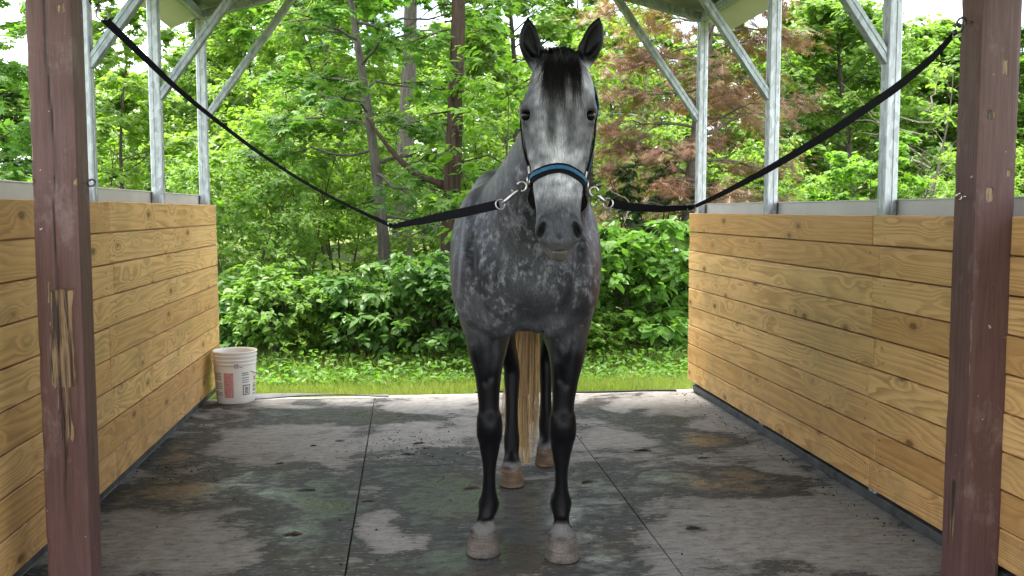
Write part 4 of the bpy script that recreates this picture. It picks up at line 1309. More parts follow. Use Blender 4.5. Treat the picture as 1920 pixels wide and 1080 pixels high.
def band(rows, half, th, name, mat, parent, wfun=None, off=.004):
    """strap following the head: rows of (phi, w)"""
    P = [head_pt(a, w, off=off) for a, w in rows]
    up = [head_pt(a, w + .012, off=off) for a, w in rows]; dn = [head_pt(a, w - .012, off=off) for a, w in rows]
    pts = [hl(p) for p in P]; wd, nm = [], []
    for i in range(len(pts)):
        a, b = pts[max(i - 1, 0)], pts[min(i + 1, len(pts) - 1)]
        t = (b - a).normalized(); v = (hl(up[i]) - hl(dn[i])).normalized()
        v = (v - t * v.dot(t)).normalized()
        wd.append(v * half); nm.append(t.cross(v).normalized())
    mb = MB(); mb.ribbon(pts, wd, nm, th); return mb.build(name, mat, parent)
M_STEEL2 = simple_mat('dull_nickel', (.42, .41, .39), .34, 1.0, .5, 60, .3)
wn_c = hp(1042, 314, 2.99)[2]; wn_l = hp(985, 338, 3.08)[2]; wn_r = hp(1098, 348, 3.08)[2]
def nose_w(phi):
    t = math.sin(min(abs(phi), 1.5)) ** 2
    return wn_c + ((wn_r if phi > 0 else wn_l) - wn_c) * t
ph = np.linspace(-1.45, 1.45, 41)
nb = band([(a, nose_w(a)) for a in ph], .0155, .006, 'noseband', M_WEB, halter)
band([(a, nose_w(a) + .0035) for a in ph[1:-1]], .0055, .003, 'blue_stripe', M_BLUE, nb, off=.0085)
cl = spline([(UH - .084, 3.095, wn_l - .008), (UH - .094, 3.14, wn_l - .045), (UH - .072, 3.19, wn_l - .078), (UH, 3.215, wn_l - .092), (UH + .072, 3.19, wn_r - .076), (UH + .094, 3.14, wn_r - .045), (UH + .084, 3.095, wn_r - .008)], 40)
pts = [hl(p) for p in cl]; wd, nm = [], []
for i in range(40):
    t = (pts[min(i + 1, 39)] - pts[max(i - 1, 0)]).normalized(); o = pts[i] - hl((UH, 3.11, cl[i][2])); o.z = 0; o.normalize(); o = (o - t * o.dot(t)).normalized()
    wd.append(t.cross(o).normalized() * .017); nm.append(o)
mb = MB(); mb.ribbon(pts, wd, nm, .006); mb.build('chin_strap', M_WEB, halter)
ringp = {}
for sgn, w in ((-1, wn_l), (1, wn_r)):
    rp_ = head_pt(sgn * 1.50, w, off=.012); ringp[sgn] = rp_
    mb = MB(); mb.torus(hl(rp_), (hl(rp_) - hl((UH, rp_[1] - .02, w))).normalized(), .0185, .0035, 20, 8); mb.build('ring', M_STEEL2, halter, True)
    # cheek strap up to the crown behind the ears
    pts, wd, nm = [], [], []
    path = [(rp_[1] + .005, w + .012), (3.145, 1.53), (3.165, 1.60), (3.185, 1.66), (3.215, 1.72), (3.26, 1.77), (3.30, 1.81)]
    zz = np.linspace(0, len(path) - 1, 22)
    for q in zz:
        k = min(int(q), len(path) - 2); f = q - k
        v = path[k][0] + (path[k + 1][0] - path[k][0]) * f; ww = path[k][1] + (path[k + 1][1] - path[k][1]) * f
        h = HF.hit((UH + sgn * .24, v, ww), (-sgn, 0, 0), .24, .001)
        uu = h[0] + sgn * (.006 if sgn < 0 else .010) if h is not None else UH + sgn * .08
        pts.append(hl((uu, v, ww)))
    for i in range(len(pts)):
        t = (pts[min(i + 1, len(pts) - 1)] - pts[max(i - 1, 0)]).normalized()
        o = Vector((_hr[0] * sgn, _hr[1] * sgn, 0)); o = (o - t * o.dot(t)).normalized()
        wd.append(t.cross(o) * .0095); nm.append(o)
    mb = MB(); mb.ribbon(pts, wd, nm, .005); cs = mb.build('cheek_strap', M_WEB, halter)
    off = [Vector(n) * .0035 for n in nm]
    if sgn > 0:
      mb = MB(); mb.ribbon([p + o for p, o in zip(pts, off)][1:-1], [w_ * .45 for w_ in wd][1:-1], nm[1:-1], .003); mb.build('blue_stripe', M_BLUE, cs)
    if sgn > 0:                                                      # doubled tail of the crown strap with its buckle
        tl = []
        for q in np.linspace(0, 1, 8): tl.append(pts[12].lerp(pts[18], q) + Vector((_hr[0], _hr[1], 0)) * (.006 + .005 * math.sin(q * 3)))
        mb = MB(); mb.ribbon(tl, [wd[15]] * 8, [nm[15]] * 8, .004); mb.build('strap_end', M_BLUE, halter)
    kx = hl(rp_) + Vector((0, 0, .034)); mb = MB(); mb.torus(kx, nm[1], .014, .003, 4, 6); mb.build('buckle', M_STEEL2, halter)
# crown strap over the poll
pts, wd, nm = [], [], []
for q in np.linspace(-1, 1, 15):
    u = UH + .008 + q * .083
    h = HF.hit((u, 3.315, 2.0), (0, 0, -1), .5, .002); z = (h[2] if h is not None else 1.82) + .006
    pts.append(hl((u, 3.315, z)))
for i in range(15):
    t = (pts[min(i + 1, 14)] - pts[max(i - 1, 0)]).normalized(); s = Vector((_hf[0], _hf[1], 0)); wd.append(s * .0125); nm.append(t.cross(s).normalized())
mb = MB(); mb.ribbon(pts, wd, nm, .005); mb.build('crown_strap', M_WEB, halter)

CAMV = Vector((0, 0, CAM_H))
def twisted(P, half, th, thetas):
    """webbing through world points P, turned by theta about its own run"""
    pts, wd, nm = [], [], []
    for i, p in enumerate(P):
        t = (P[min(i + 1, len(P) - 1)] - P[max(i - 1, 0)]).normalized()
        v = (p - CAMV).normalized(); n = v.cross(t).normalized(); v2 = t.cross(n).normalized()
        w = n * math.cos(thetas[i]) + v2 * math.sin(thetas[i])
        pts.append(p); wd.append(w * half); nm.append(t.cross(w).normalized())
    return pts, wd, nm
def snap_hook(name, a, b, parent, O, mat):
    """bolt snap: round eye at a (halter ring), barrel, swivel loop at b"""
    a, b = a - O, b - O; t = (b - a); L = t.length; t.normalize()
    side = t.cross(Vector((0, -1, .15))).normalized()
    mb = MB()
    ax = t.cross(side)
    c = a + t * .020
    mb.tube([c + (-t * math.cos(q) + side * math.sin(q)) * .015 for q in np.linspace(-2.5, 2.1, 16)], .0040, 8)
    mb.tube([a + t * .036, a + t * .045, b - t * .012, b + t * .004], [.0045, .0062, .0062, .0042], 10)
    mb.tube([a + t * .052 + side * .004, a + t * .052 + side * .014], .003, 6)
    return mb.build(name, mat, parent, True)
def cross_tie(label, segs, ring_near, hook_from, post_pt, ywf, wide_list, mat=M_WEB):
    A0 = at_y(segs[0][0][0], segs[0][0][1], ywf(segs[0][0][0]))
    root = thing('cross_tie', label, 'cross tie', A0, 0, 'cross ties')
    ends = []
    for sg in segs:
        B = spline([(x, y, th) for x, y, th in sg], 60)
        P = [at_y(x, y, ywf(x)) for x, y, th in B]
        pts, wd, nm = twisted(P, .0150, .0030, [th for x, y, th in B])
        mb = MB(); mb.ribbon([p - A0 for p in pts], wd, nm, .0030); mb.build('webbing', mat, root)
        ends.append((P[0], P[-1]))
    return root, A0, ends
hlW = h2w(*ringp[-1]); hrW = h2w(*ringp[1])
yl = lambda x: 3.44 + (hlW.y - 3.44) * (x - 172) / (968 - 172)
yr_ = lambda x: hrW.y + (3.21 - hrW.y) * (x - 1112) / (1812 - 1112)
root, A0, ends = cross_tie('black webbing cross tie sagging from the left post to the halter', [[(936, 383, .1), (870, 398, .25), (800, 412, .7), (737, 424, 1.15)], [(737, 425, 1.2), (640, 380, 1.35), (560, 336, 1.33), (480, 283, 1.28), (400, 222, 1.2), (330, 165, 1.05), (250, 88, .8), (196, 36, .55)]], None, None, None, yl, None)
mb = MB(); mb.torus(at_y(938, 383, yl(938)) - A0, (.3, -1, .1), .016, .0026, 22, 8); mb.build('ring', M_STEEL2, root, True)
snap_hook('snap_hook', hlW + Vector((-.008, -.012, -.006)), at_y(944, 380, yl(944)), root, A0, M_STEEL2)
adj = at_y(737, 425, yl(737)) - A0
mb = MB(); mb.torus(adj, (.1, -1, .6), .021, .0028, 4, 6); mb.build('slide_buckle', M_STEEL2, root)
mb = MB(); mb.torus(at_y(192, 28, yl(192)) - A0, (.4, -1, .3), .020, .003, 22, 8); mb.build('ring', M_STEEL2, root, True)
snap_hook('snap_hook', LTOP + Vector((.038, 0, -.01)), at_y(188, 20, yl(188)), root, A0, M_DARKSTEEL)
root, A0, ends = cross_tie('black webbing cross tie rising from the halter to the right post', [[(1142, 380, .3), (1180, 388, .5), (1240, 392, .85), (1296, 389, 1.15)], [(1296, 390, 1.3), (1345, 368, 1.1), (1440, 318, .85), (1560, 247, .55), (1680, 165, .5), (1750, 108, .8), (1785, 68, 1.05)]], None, None, None, yr_, None)
mb = MB(); mb.torus(at_y(1140, 381, yr_(1140)) - A0, (-.3, -1, .1), .016, .003, 22, 8); mb.build('ring', M_STEEL2, root, True)
snap_hook('snap_hook', hrW + Vector((.008, -.012, -.006)), at_y(1134, 379, yr_(1134)), root, A0, M_STEEL2)
adj = at_y(1296, 389, yr_(1296)) - A0
mb = MB(); mb.torus(adj, (-.1, -1, .6), .019, .0026, 4, 6); mb.build('slide_buckle', M_STEEL2, root)
snap_hook('snap_hook', RTOP + Vector((-.036, 0, -.006)), at_y(1788, 62, yr_(1788)), root, A0, M_DARKSTEEL)

# ------------------------------------------------------------------ litter on the floor
M_BARK = simple_mat('bark_litter', (.060, .032, .020), .8, 0, .3, 40, .4, .4)
M_BARK2 = simple_mat('dark_litter', (.022, .018, .015), .8, 0, .3, 40, .4, .4)
lr = random.Random(21)
def chip(px, py, L, W, rz, mat, label, name='bark_piece', cat='bark piece'):
    p = at_z(px, py)
    mb = MB(); n = 9; top, bot = [], []
    for i in range(n):
        t = i / (n - 1); w = W * .7 * math.sin(math.pi * (.12 + .76 * t)) * lr.uniform(.6, 1.1)
        arch = .0025 + .005 * math.sin(math.pi * t) * lr.uniform(.3, 1)
        x = (t - .5) * L * .8; bend = .12 * L * math.sin(math.pi * t)
        top += [(x, bend - w, arch), (x, bend + w, arch * .7), (x, bend, arch + .002 * lr.random())]
    vs = top + [(a, b, .0015) for a, b, c in top]
    fs = []
    for i in range(n - 1):
        a, b = 3 * i, 3 * i + 3; o = 3 * n
        fs += [(a, b, b + 2, a + 2), (a + 2, b + 2, b + 1, a + 1), (a, a + o, b + o, b), (a + 1, b + 1, b + 1 + o, a + 1 + o)]
    mb.add(vs, fs)
    o = mb.build(name, mat); o.location = (p.x, p.y, .001); o.rotation_euler = (0, 0, rz)
    tag(o, label, cat, 'bark and litter on the floor mats')
for px, py, L, W, rz, mt, lb in ((575, 921, .11, .010, .0, M_BARK2, 'curved dark bark strip on the wet mat left of the long joint'), (548, 1003, .10, .022, .1, M_BARK, 'brown bark lump on the wet mat at the lower left'), (1205, 846, .13, .013, -.05, M_BARK2, 'long dark bark strip on the pale dry patch right of the horse'), (1320, 860, .10, .010, .05, M_BARK2, 'thin dark twig of bark below the brown puddle on the right'),
                                 (885, 916, .10, .020, .2, M_BARK, 'reddish bark piece beside the front leg on the left'), (690, 941, .08, .010, .1, M_BARK, 'thin brown bark sliver just right of the long mat joint'), (525, 870, .06, .016, .3, M_BARK, 'brown bark chip near the cross joint on the left mat'), (637, 828, .07, .016, .1, M_BARK, 'small brown bark chip on the dry mat left of the joint'), (587, 837, .05, .014, .4, M_BARK2, 'small dark chip left of the brown bark chip'),
                                 (785, 832, .09, .030, .2, M_BARK, 'clump of brown bark litter on the middle mat near the tail'), (765, 853, .10, .012, -.1, M_BARK2, 'dark curved bark piece below the brown litter clump'), (1300, 992, .08, .030, .1, M_BARK2, 'dark damp bark flake on the dry mat at the lower right'), (1100, 905, .08, .018, .5, M_BARK2, 'dark bark flake right of the front leg on the right')):
    chip(px, py, L, W, rz, mt, lb)
def crumbs():
    V, Ft = [], []
    for i in range(420):
        r = lr.random()
        if r < .35: px, py = lr.gauss(780, 50), lr.gauss(835, 16)
        elif r < .5: px, py = lr.gauss(330, 60), lr.gauss(885, 12)
        elif r < .75:
            t = lr.random(); p = Vector((2.06 - abs(lr.gauss(0, .05)), 3.6 + 3.3 * t, 0)); px = None
        else: px, py = lr.uniform(250, 1600), lr.uniform(770, 1075)
        if px is not None: p = at_z(px, py)
        s = lr.uniform(.002, .0075)
        o = len(V)
        for a in range(4):
            th = a * 1.57 + lr.random(); V.append((p.x + s * math.cos(th) * lr.uniform(.6, 1.6), p.y + s * math.sin(th), .0005))
        V.append((p.x, p.y, s * lr.uniform(.5, 1.1) + .001))
        Ft += [(o + a, o + (a + 1) % 4, o + 4) for a in range(4)]
    me = np_mesh('dirt_crumbs', V, None, Ft, smooth=False)
    tag(new_obj('dirt_crumbs', me, None, M_BARK2), 'loose crumbs of dirt and bark scattered over the floor mats', 'dirt', None, 'stuff')
crumbs()
# ------------------------------------------------------------------ ground
def terrain_z(x, y):
    far = np.clip(y - 24, 0, None)
    return -.075 - .018 * np.clip(y - 8.5, 0, 9) + .055 * far * (1 + .010 * x) + .05 * np.sin(x * .9 + 1) * np.sin(y * .7) * np.clip((y - 8) / 4, 0, 1) + .45 * np.sin(x * .11 + .6) * np.clip((y - 18) / 20, 0, 1)
def ground():
    xs = np.concatenate([np.linspace(-160, -12, 30), np.linspace(-11.5, 14, 90), np.linspace(15, 170, 30)])
    ys = np.concatenate([np.linspace(-80, -4, 14), np.linspace(-3, 30, 110), np.linspace(31, 190, 40)])
    gx, gy = np.meshgrid(xs, ys, indexing='ij'); gz = terrain_z(gx, gy)
    gz = np.where((gx > -2.0) & (gx < 2.8) & (gy < 7.4) & (gy > -2.6), -.19, gz)
    idx = np.arange(gx.size).reshape(gx.shape)
    Q = np.stack([idx[:-1, :-1], idx[1:, :-1], idx[1:, 1:], idx[:-1, 1:]], -1).reshape(-1, 4)
    me = np_mesh('ground', np.stack([gx, gy, gz], -1).reshape(-1, 3), Q)
    m, nt, out = new_mat('meadow_ground')
    pos = N(nt, 'ShaderNodeNewGeometry').outputs['Position']
    n1, n2, n3 = noise(nt, pos, .55, 4, .6), noise(nt, pos, 6, 5, .65), noise(nt, pos, 55, 3, .6)
    c = mixc(nt, mrange(nt, n1, .42, .60), (.085, .13, .025), (.155, .185, .045))
    c = mixc(nt, mrange(nt, n2, .48, .7, 0, .8), c, (.15, .115, .065))
    c = mixc(nt, mrange(nt, n3, .4, .7, 0, .5), c, (.05, .075, .018))
    principled(nt, out, c, .9, 0, .2, n3, .4, .03)
    tag(new_obj('ground', me, None, m), 'grassy ground with leaf litter running from the stall into the wood', None, None, 'structure')
ground()

# ------------------------------------------------------------------ leaf and bark materials
def leaf_mat(name, a, b, trans=.42, tl=None, rough=.42):
    m, nt, out = new_mat(name)
    g = N(nt, 'ShaderNodeNewGeometry')
    oi = N(nt, 'ShaderNodeObjectInfo').outputs['Random']
    f = mth(nt, 'ADD', mth(nt, 'MULTIPLY', g.outputs['Random Per Island'], .8), mth(nt, 'MULTIPLY', oi, .2))
    c = mixc(nt, f, a, b)
    clump = noise(nt, g.outputs['Position'], 1.3, 2, .5)
    c = mixc(nt, mrange(nt, clump, .42, .66, 0, .45), c, tl or b)
    p = principled(nt, out, c, rough, 0, .28)
    t = N(nt, 'ShaderNodeBsdfTranslucent')
    hs = N(nt, 'ShaderNodeMix', data_type='RGBA', blend_type='MULTIPLY'); hs.inputs[0].default_value = 1
    nt.links.new(c, hs.inputs[6]); hs.inputs[7].default_value = (1.35, 1.5, .7, 1)
    nt.links.new(hs.outputs[2], t.inputs['Color'])
    mx = N(nt, 'ShaderNodeMixShader'); mx.inputs[0].default_value = trans
    nt.links.new(p.outputs['BSDF'], mx.inputs[1]); nt.links.new(t.outputs['BSDF'], mx.inputs[2])
    nt.links.new(mx.outputs[0], out.inputs['Surface'])
    return m
L_MAPLE = leaf_mat('maple_leaf', (0.063, 0.150, 0.033), (0.121, 0.233, 0.047), .48, (0.174, 0.291, 0.051))
L_BEECH = leaf_mat('beech_leaf', (0.097, 0.218, 0.023), (0.179, 0.310, 0.036), .5)
L_BUSH = leaf_mat('bush_leaf', (0.046, 0.121, 0.033), (0.101, 0.204, 0.047), .42, (0.165, 0.272, 0.057), .40)
L_LIGHT = leaf_mat('light_leaf', (0.125, 0.218, 0.036), (0.222, 0.330, 0.062), .52)
L_FAR = leaf_mat('oak_leaf', (0.092, 0.179, 0.037), (0.174, 0.276, 0.057), .45)
L_RUST = leaf_mat('dead_cedar_foliage', (.185, .09, .055), (.31, .165, .105), .25, (.19, .15, .09))
L_CEDAR = leaf_mat('cedar_foliage', (0.029, 0.068, 0.029), (0.068, 0.116, 0.041), .2)
L_GRASS = leaf_mat('grass_blade', (.17, .235, .05), (.28, .34, .085), .45, (.36, .37, .14))
L_WEED = leaf_mat('weed_leaf', (0.077, 0.184, 0.031), (0.155, 0.281, 0.051), .45)
def bark_mat(name, a, b, sc=(9, 9, 1.6)):
    m, nt, out = new_mat(name)
    tc = N(nt, 'ShaderNodeTexCoord').outputs['Object']
    nz = noise(nt, mapping(nt, tc, sc), 2.5, 6, .7)
    principled(nt, out, mixc(nt, mrange(nt, nz, .32, .68), a, b), .85, 0, .2, nz, .8, .03)
    return m
L_MID = leaf_mat('shrub_leaf', (0.092, 0.184, 0.035), (0.169, 0.281, 0.051), .48, (0.222, 0.330, 0.062))
B_GREY = bark_mat('maple_bark', (.050, .045, .036), (.135, .122, .10))
B_DARK = bark_mat('cedar_bark', (.022, .015, .011), (.08, .053, .038), (13, 13, 1.0))
B_PALE = bark_mat('pale_bark', (.17, .165, .15), (.42, .41, .38), (4, 4, 6))
B_TWIG = bark_mat('twig_bark', (.04, .033, .025), (.10, .085, .065))
B_DEAD = bark_mat('dead_bark', (.07, .055, .045), (.20, .17, .14))

# leaf outlines: (verts, quads, tris), length 1 along y, normal z
def tpl_oval(w=.30):
    V = [(0, 0, 0), (-w, .38, .07), (w, .38, .07), (-w * .72, .72, .03), (w * .72, .72, .03), (0, .38, 0), (0, .72, -.03), (0, 1, -.10)]
    return np.array(V), [(5, 6, 3, 1), (2, 4, 6, 5)], [(0, 5, 1), (0, 2, 5), (6, 7, 3), (4, 7, 6)]
def tpl_maple():
    V = [(0, 0, 0), (-.24, .02, .02), (-.50, .26, -.06), (-.26, .36, .03), (-.36, .70, -.05), (-.10, .60, .03), (0, 1.0, -.08), (.10, .60, .03), (.36, .70, -.05), (.26, .36, .03), (.50, .26, -.06), (.24, .02, .02), (0, .36, .05)]
    return np.array(V), [], [(12, i, i - 1) for i in range(2, 12)] + [(12, 1, 0), (12, 0, 11)]
def tpl_quad(w=.34):
    return np.array([(0, 0, 0), (-w, .5, .06), (0, 1, -.06), (w, .5, .06)]), [(0, 3, 2, 1)], []
def tpl_spray():
    """flat feathery spray of a cedar"""
    V, T = [], []
    def bl(x0, y0, x1, y1, w):
        o = len(V); dx, dy = x1 - x0, y1 - y0; l = math.hypot(dx, dy); nx, ny = -dy / l * w, dx / l * w
        V.extend([(x0 + nx, y0 + ny, 0), (x0 - nx, y0 - ny, 0), (x1, y1, -.12 * y1)]); T.append((o, o + 1, o + 2))
    bl(0, 0, 0, 1, .028)
    for i, y in enumerate((.15, .3, .45, .6, .75)):
        l = .42 * (1 - y * .7)
        bl(0, y, -l, y + l * .8, .024); bl(0, y + .05, l, y + .05 + l * .8, .024)
    return np.array(V), [], T
def leaves(name, P, D, Nn, S, tpl, mat, parent, rng, wob=.35):
    V0, Q0, T0 = tpl
    n, k = len(P), len(V0)
    D = D + rng.normal(0, wob * .5, (n, 3)); D /= np.linalg.norm(D, axis=1, keepdims=True)
    Nn = Nn + rng.normal(0, wob, (n, 3)); Nn -= D * (Nn * D).sum(1, keepdims=True); Nn /= np.linalg.norm(Nn, axis=1, keepdims=True) + 1e-9
    X = np.cross(D, Nn)
    V = P[:, None, :] + S[:, None, None] * (V0[None, :, 0:1] * X[:, None, :] + V0[None, :, 1:2] * D[:, None, :] + V0[None, :, 2:3] * Nn[:, None, :])
    base = (np.arange(n) * k)[:, None, None]
    Fq = (np.array(Q0)[None] + base).reshape(-1, 4) if Q0 else None
    Ft = (np.array(T0)[None] + base).reshape(-1, 3) if T0 else None
    me = np_mesh(name, V.reshape(-1, 3), Fq, Ft, smooth=False)
    return new_obj(name, me, parent, mat)
def tubes_mesh(name, lines, mat, parent):
    """lines: list of (points (m,3), radii (m), sides)"""
    VV, QQ, o = [], [], 0
    for P, R, n in lines:
        P = np.asarray(P, float); m = len(P)
        T = np.gradient(P, axis=0); T /= np.linalg.norm(T, axis=1, keepdims=True) + 1e-9
        ref = np.array([.31, .17, .05]) if abs(T[0, 2]) > .6 else np.array([0, 0, 1.])
        a = np.cross(T, ref); a /= np.linalg.norm(a, axis=1, keepdims=True) + 1e-9; b = np.cross(T, a)
        th = np.arange(n) * 2 * np.pi / n
        V = P[:, None, :] + np.asarray(R)[:, None, None] * (a[:, None, :] * np.cos(th)[None, :, None] + b[:, None, :] * np.sin(th)[None, :, None])
        idx = np.arange(m * n).reshape(m, n) + o
        QQ.append(np.stack([idx[:-1], np.roll(idx[:-1], -1, 1), np.roll(idx[1:], -1, 1), idx[1:]], -1).reshape(-1, 4))
        VV.append(V.reshape(-1, 3)); o += m * n
    return new_obj(name, np_mesh(name, np.concatenate(VV), np.concatenate(QQ)), parent, mat)

def grow(rng, h, r0, base=.25, limbs=22, spread=1.6, rise=.5, sub=5, twig=5, lpt=7, lean=(0, 0), shape='round', droop=.25, wob=.06, stems=1, bare=0.0):
    """returns tube lines and leaf sites of one tree; lpt leaves per twig"""
    lines, LP, LD, LN = [], [], [], []
    for st in range(stems):
        m = 12; t = np.linspace(0, 1, m)
        ang = rng.uniform(0, 6.28)
        ln = np.array(lean) + (np.array([math.cos(ang), math.sin(ang)]) * .28 * (stems > 1))
        ph = rng.uniform(0, 6.28, 4)
        hh = h * (1 if st == 0 else rng.uniform(.7, .98))
        tr = np.stack([ln[0] * hh * t + wob * hh * .5 * (np.sin(t * 5 + ph[0]) - math.sin(ph[0])) * t, ln[1] * hh * t + wob * hh * .5 * (np.sin(t * 4 + ph[1]) - math.sin(ph[1])) * t, hh * t], 1)
        R = r0 * (1 - .88 * t ** .9) * (1 + .35 * np.exp(-t * 14)); lines.append((tr, R, 9 if r0 > .05 else 5))
        for i in range(max(3, limbs // stems)):
            f = base + (1 - base) * ((i + rng.random()) / max(3, limbs // stems)) ** .9
            f = min(f, .985); p0 = np.array([np.interp(f, t, tr[:, k]) for k in range(3)])
            g = (f - base) / (1 - base)
            prof = {'round': math.sin(math.pi * min(1, .22 + .78 * g)) ** .7, 'cone': 1.02 - .9 * g, 'vase': .45 + .55 * g, 'flat': 1 - .5 * g}[shape]
            L = spread * (.25 + .75 * prof) * rng.uniform(.65, 1.15)
            az = i * 2.4 + rng.normal(0, .4); el = rise * (.55 + .9 * g) + rng.normal(0, .15)
            d = np.array([math.cos(az) * math.cos(el), math.sin(az) * math.cos(el), math.sin(el)])
            mm = 7; s = np.linspace(0, 1, mm)[:, None]
            jit = np.cumsum(rng.normal(0, .045, (mm, 3)), 0) * L; jit[0] = 0
            lb = p0 + d * L * s + jit * .6; lb[:, 2] -= droop * L * (s[:, 0] ** 2) * (1.1 - g * .6)
            rl = max(.004, r0 * .38 * (1 - .75 * f) * (L / spread)); lines.append((lb, rl * (1 - .85 * s[:, 0]), 5))
            dead = rng.random() < bare
            for j in range(sub):
                q = .25 + .75 * (j + rng.random()) / sub; q = min(q, .99)
                b0 = np.array([np.interp(q, s[:, 0], lb[:, k]) for k in range(3)])
                tl = L * rng.uniform(.22, .48) * (1.15 - .5 * q)
                sd = (1 if j % 2 else -1); a2 = az + sd * rng.uniform(.4, 1.15); e2 = el * .5 + rng.normal(0, .30)
                dd = np.array([math.cos(a2) * math.cos(e2), math.sin(a2) * math.cos(e2), math.sin(e2)])
                s2 = np.linspace(0, 1, 4)[:, None]
                sb = b0 + dd * tl * s2 + np.cumsum(rng.normal(0, .05, (4, 3)), 0) * tl * .6; sb[0] = b0; sb[:, 2] -= droop * .8 * tl * s2[:, 0] ** 2
                lines.append((sb, max(.0025, rl * .4) * (1 - .8 * s2[:, 0]), 3))
                if dead: continue
                nt_ = twig
                for k in range(nt_):
                    q2 = .2 + .8 * (k + rng.random()) / nt_; q2 = min(q2, 1.0)
                    c0 = np.array([np.interp(q2, s2[:, 0], sb[:, z]) for z in range(3)])
                    a3 = a2 + rng.normal(0, .9); e3 = rng.normal(-.05, .35)
                    td = np.array([math.cos(a3) * math.cos(e3), math.sin(a3) * math.cos(e3), math.sin(e3)]); tlen = rng.uniform(.12, .30) * min(1.4, max(.4, spread / 1.4))
                    u = rng.random(lpt)
                    pp = c0 + td * tlen * u[:, None] + rng.normal(0, .018, (lpt, 3)) * spread
                    sa = a3 + np.where(rng.random(lpt) < .5, 1, -1) * rng.uniform(.3, 1.3, lpt)
                    LP.append(pp); LD.append(np.stack([np.cos(sa), np.sin(sa), rng.normal(-.35, .3, lpt)], 1)); LN.append(np.tile([0, 0, 1.0], (lpt, 1)))
    if LP: return lines, np.concatenate(LP), np.concatenate(LD), np.concatenate(LN)
    return lines, None, None, None

def plant(name, label, cat, loc, seed, leafsize, tpl, lmat, bmat, group=None, rz=0.0, crown='crown', stem='trunk', extra=None, sizevar=.45, wob=.35, **kw):
    rng = np.random.default_rng(seed)
    x, y = loc; z = float(terrain_z(np.array(x), np.array(y))) - .03
    root = thing(name, label, cat, (x, y, z), rz, group)
    lines, P, D, Nn = grow(rng, **kw)
    if extra: lines += extra(rng)
    tubes_mesh(stem, lines, bmat, root)
    if P is not None:
        S = leafsize * rng.uniform(1 - sizevar, 1 + sizevar, len(P))
        leaves(crown, P, D, Nn, S, tpl, lmat, root, rng, wob)
    return root
def copy_plant(src, label, x, y, s, rz, group=None, sink=.03):
    r = src.copy(); COL.objects.link(r)
    z = float(terrain_z(np.array(x), np.array(y))) - sink
    r.location = (x, y, z); r.rotation_euler = (0, 0, rz); r.scale = (s[0], s[0], s[1]) if hasattr(s, '__len__') else (s, s, s)
    r['label'] = label
    if group: r['group'] = group
    elif 'group' in r: del r['group']
    for ch in src.children:
        c = ch.copy(); COL.objects.link(c); c.parent = r
    return r
def gx_(px, y): return at_y(px, 395, y).x
OV, MP, QD, SP = tpl_oval(), tpl_maple(), tpl_quad(), tpl_spray()

# ------------------------------------------------------------------ the trees one can tell apart
plant('maple_tree', 'young maple with a slim grey trunk and broad green leaves left of the horse', 'tree', (gx_(728, 11.4), 11.4), 3, .125, MP, L_MAPLE, B_GREY, h=6.6, r0=.085, base=.20, limbs=34, spread=1.75, rise=.35, sub=5, twig=5, lpt=7, lean=(-.045, 0), shape='round', droop=.35, wob=.02)
def cedar_limbs(rng):
    out = []
    s = np.linspace(0, 1, 12)[:, None]
    a, b = np.array([0, 0, 1.72]), np.array([-.85, .1, 2.45])
    out.append((a + (b - a) * s + np.array([0, 0, 1]) * (-.16 * np.sin(s * 3.14)), .055 * (1 - .75 * s[:, 0]), 7))
    for i in range(70):
        z = rng.uniform(1.2, 8); az = rng.uniform(0, 6.28); L = rng.uniform(.3, 1.1)
        d = np.array([math.cos(az), math.sin(az), rng.normal(.05, .25)]); ss = np.linspace(0, 1, 6)[:, None]
        p = np.array([0, 0, z]) + d * L * ss + np.cumsum(rng.normal(0, .035, (6, 3)), 0); p[:, 2] -= .12 * L * ss[:, 0] ** 2
        out.append((p, .011 * (1 - .8 * ss[:, 0]), 4))
    return out
plant('cedar_tree', 'tall dark cedar trunk with dead side branches just left of the horse', 'tree', (gx_(840, 10.3), 10.3), 8, .20, SP, L_CEDAR, B_DARK, h=9.5, r0=.115, base=.42, limbs=40, spread=1.5, rise=.25, sub=5, twig=3, lpt=3, shape='cone', droop=.3, wob=.008, extra=cedar_limbs, bare=.45)
plant('pale_trunk_tree', 'tree with a thick pale grey trunk behind the young maple', 'tree', (gx_(752, 18.0), 18.0), 12, .16, QD, L_FAR, B_GREY, h=12.5, r0=.20, base=.42, limbs=34, spread=3.0, rise=.5, sub=6, twig=6, lpt=8, wob=.012)
plant('dead_cedar', 'dead cedar with rust brown foliage to the right of the horse', 'tree', (gx_(1285, 11.6), 11.6), 15, .17, SP, L_RUST, B_DEAD, h=7.6, r0=.11, base=.10, limbs=76, spread=1.85, rise=.22, sub=8, twig=7, lpt=5, shape='cone', droop=.15, wob=.015, bare=.06)
plant('beech_sapling', 'slender sapling with bright yellow green leaves beside the horse on the left', 'sapling', (gx_(935, 9.7), 9.7), 21, .092, OV, L_BEECH, B_TWIG, h=2.85, r0=.024, base=.12, limbs=30, spread=.85, rise=.45, sub=4, twig=3, lpt=5, shape='vase', droop=.3)
plant('maple_sapling', 'light green maple sapling seen between the uprights on the left', 'sapling', (gx_(245, 12.2), 12.2), 24, .115, MP, L_LIGHT, B_TWIG, h=4.1, r0=.04, base=.10, limbs=30, spread=1.15, rise=.5, sub=5, twig=4, lpt=6, shape='round', droop=.3)
tA = plant('maple_sapling', 'green maple sapling left of the brown gouged post', 'sapling', (gx_(10, 12.6), 12.6), 27, .12, MP, L_MAPLE, B_TWIG, h=4.3, r0=.045, base=.12, limbs=30, spread=1.35, rise=.5, sub=5, twig=4, lpt=6, shape='round', droop=.3)
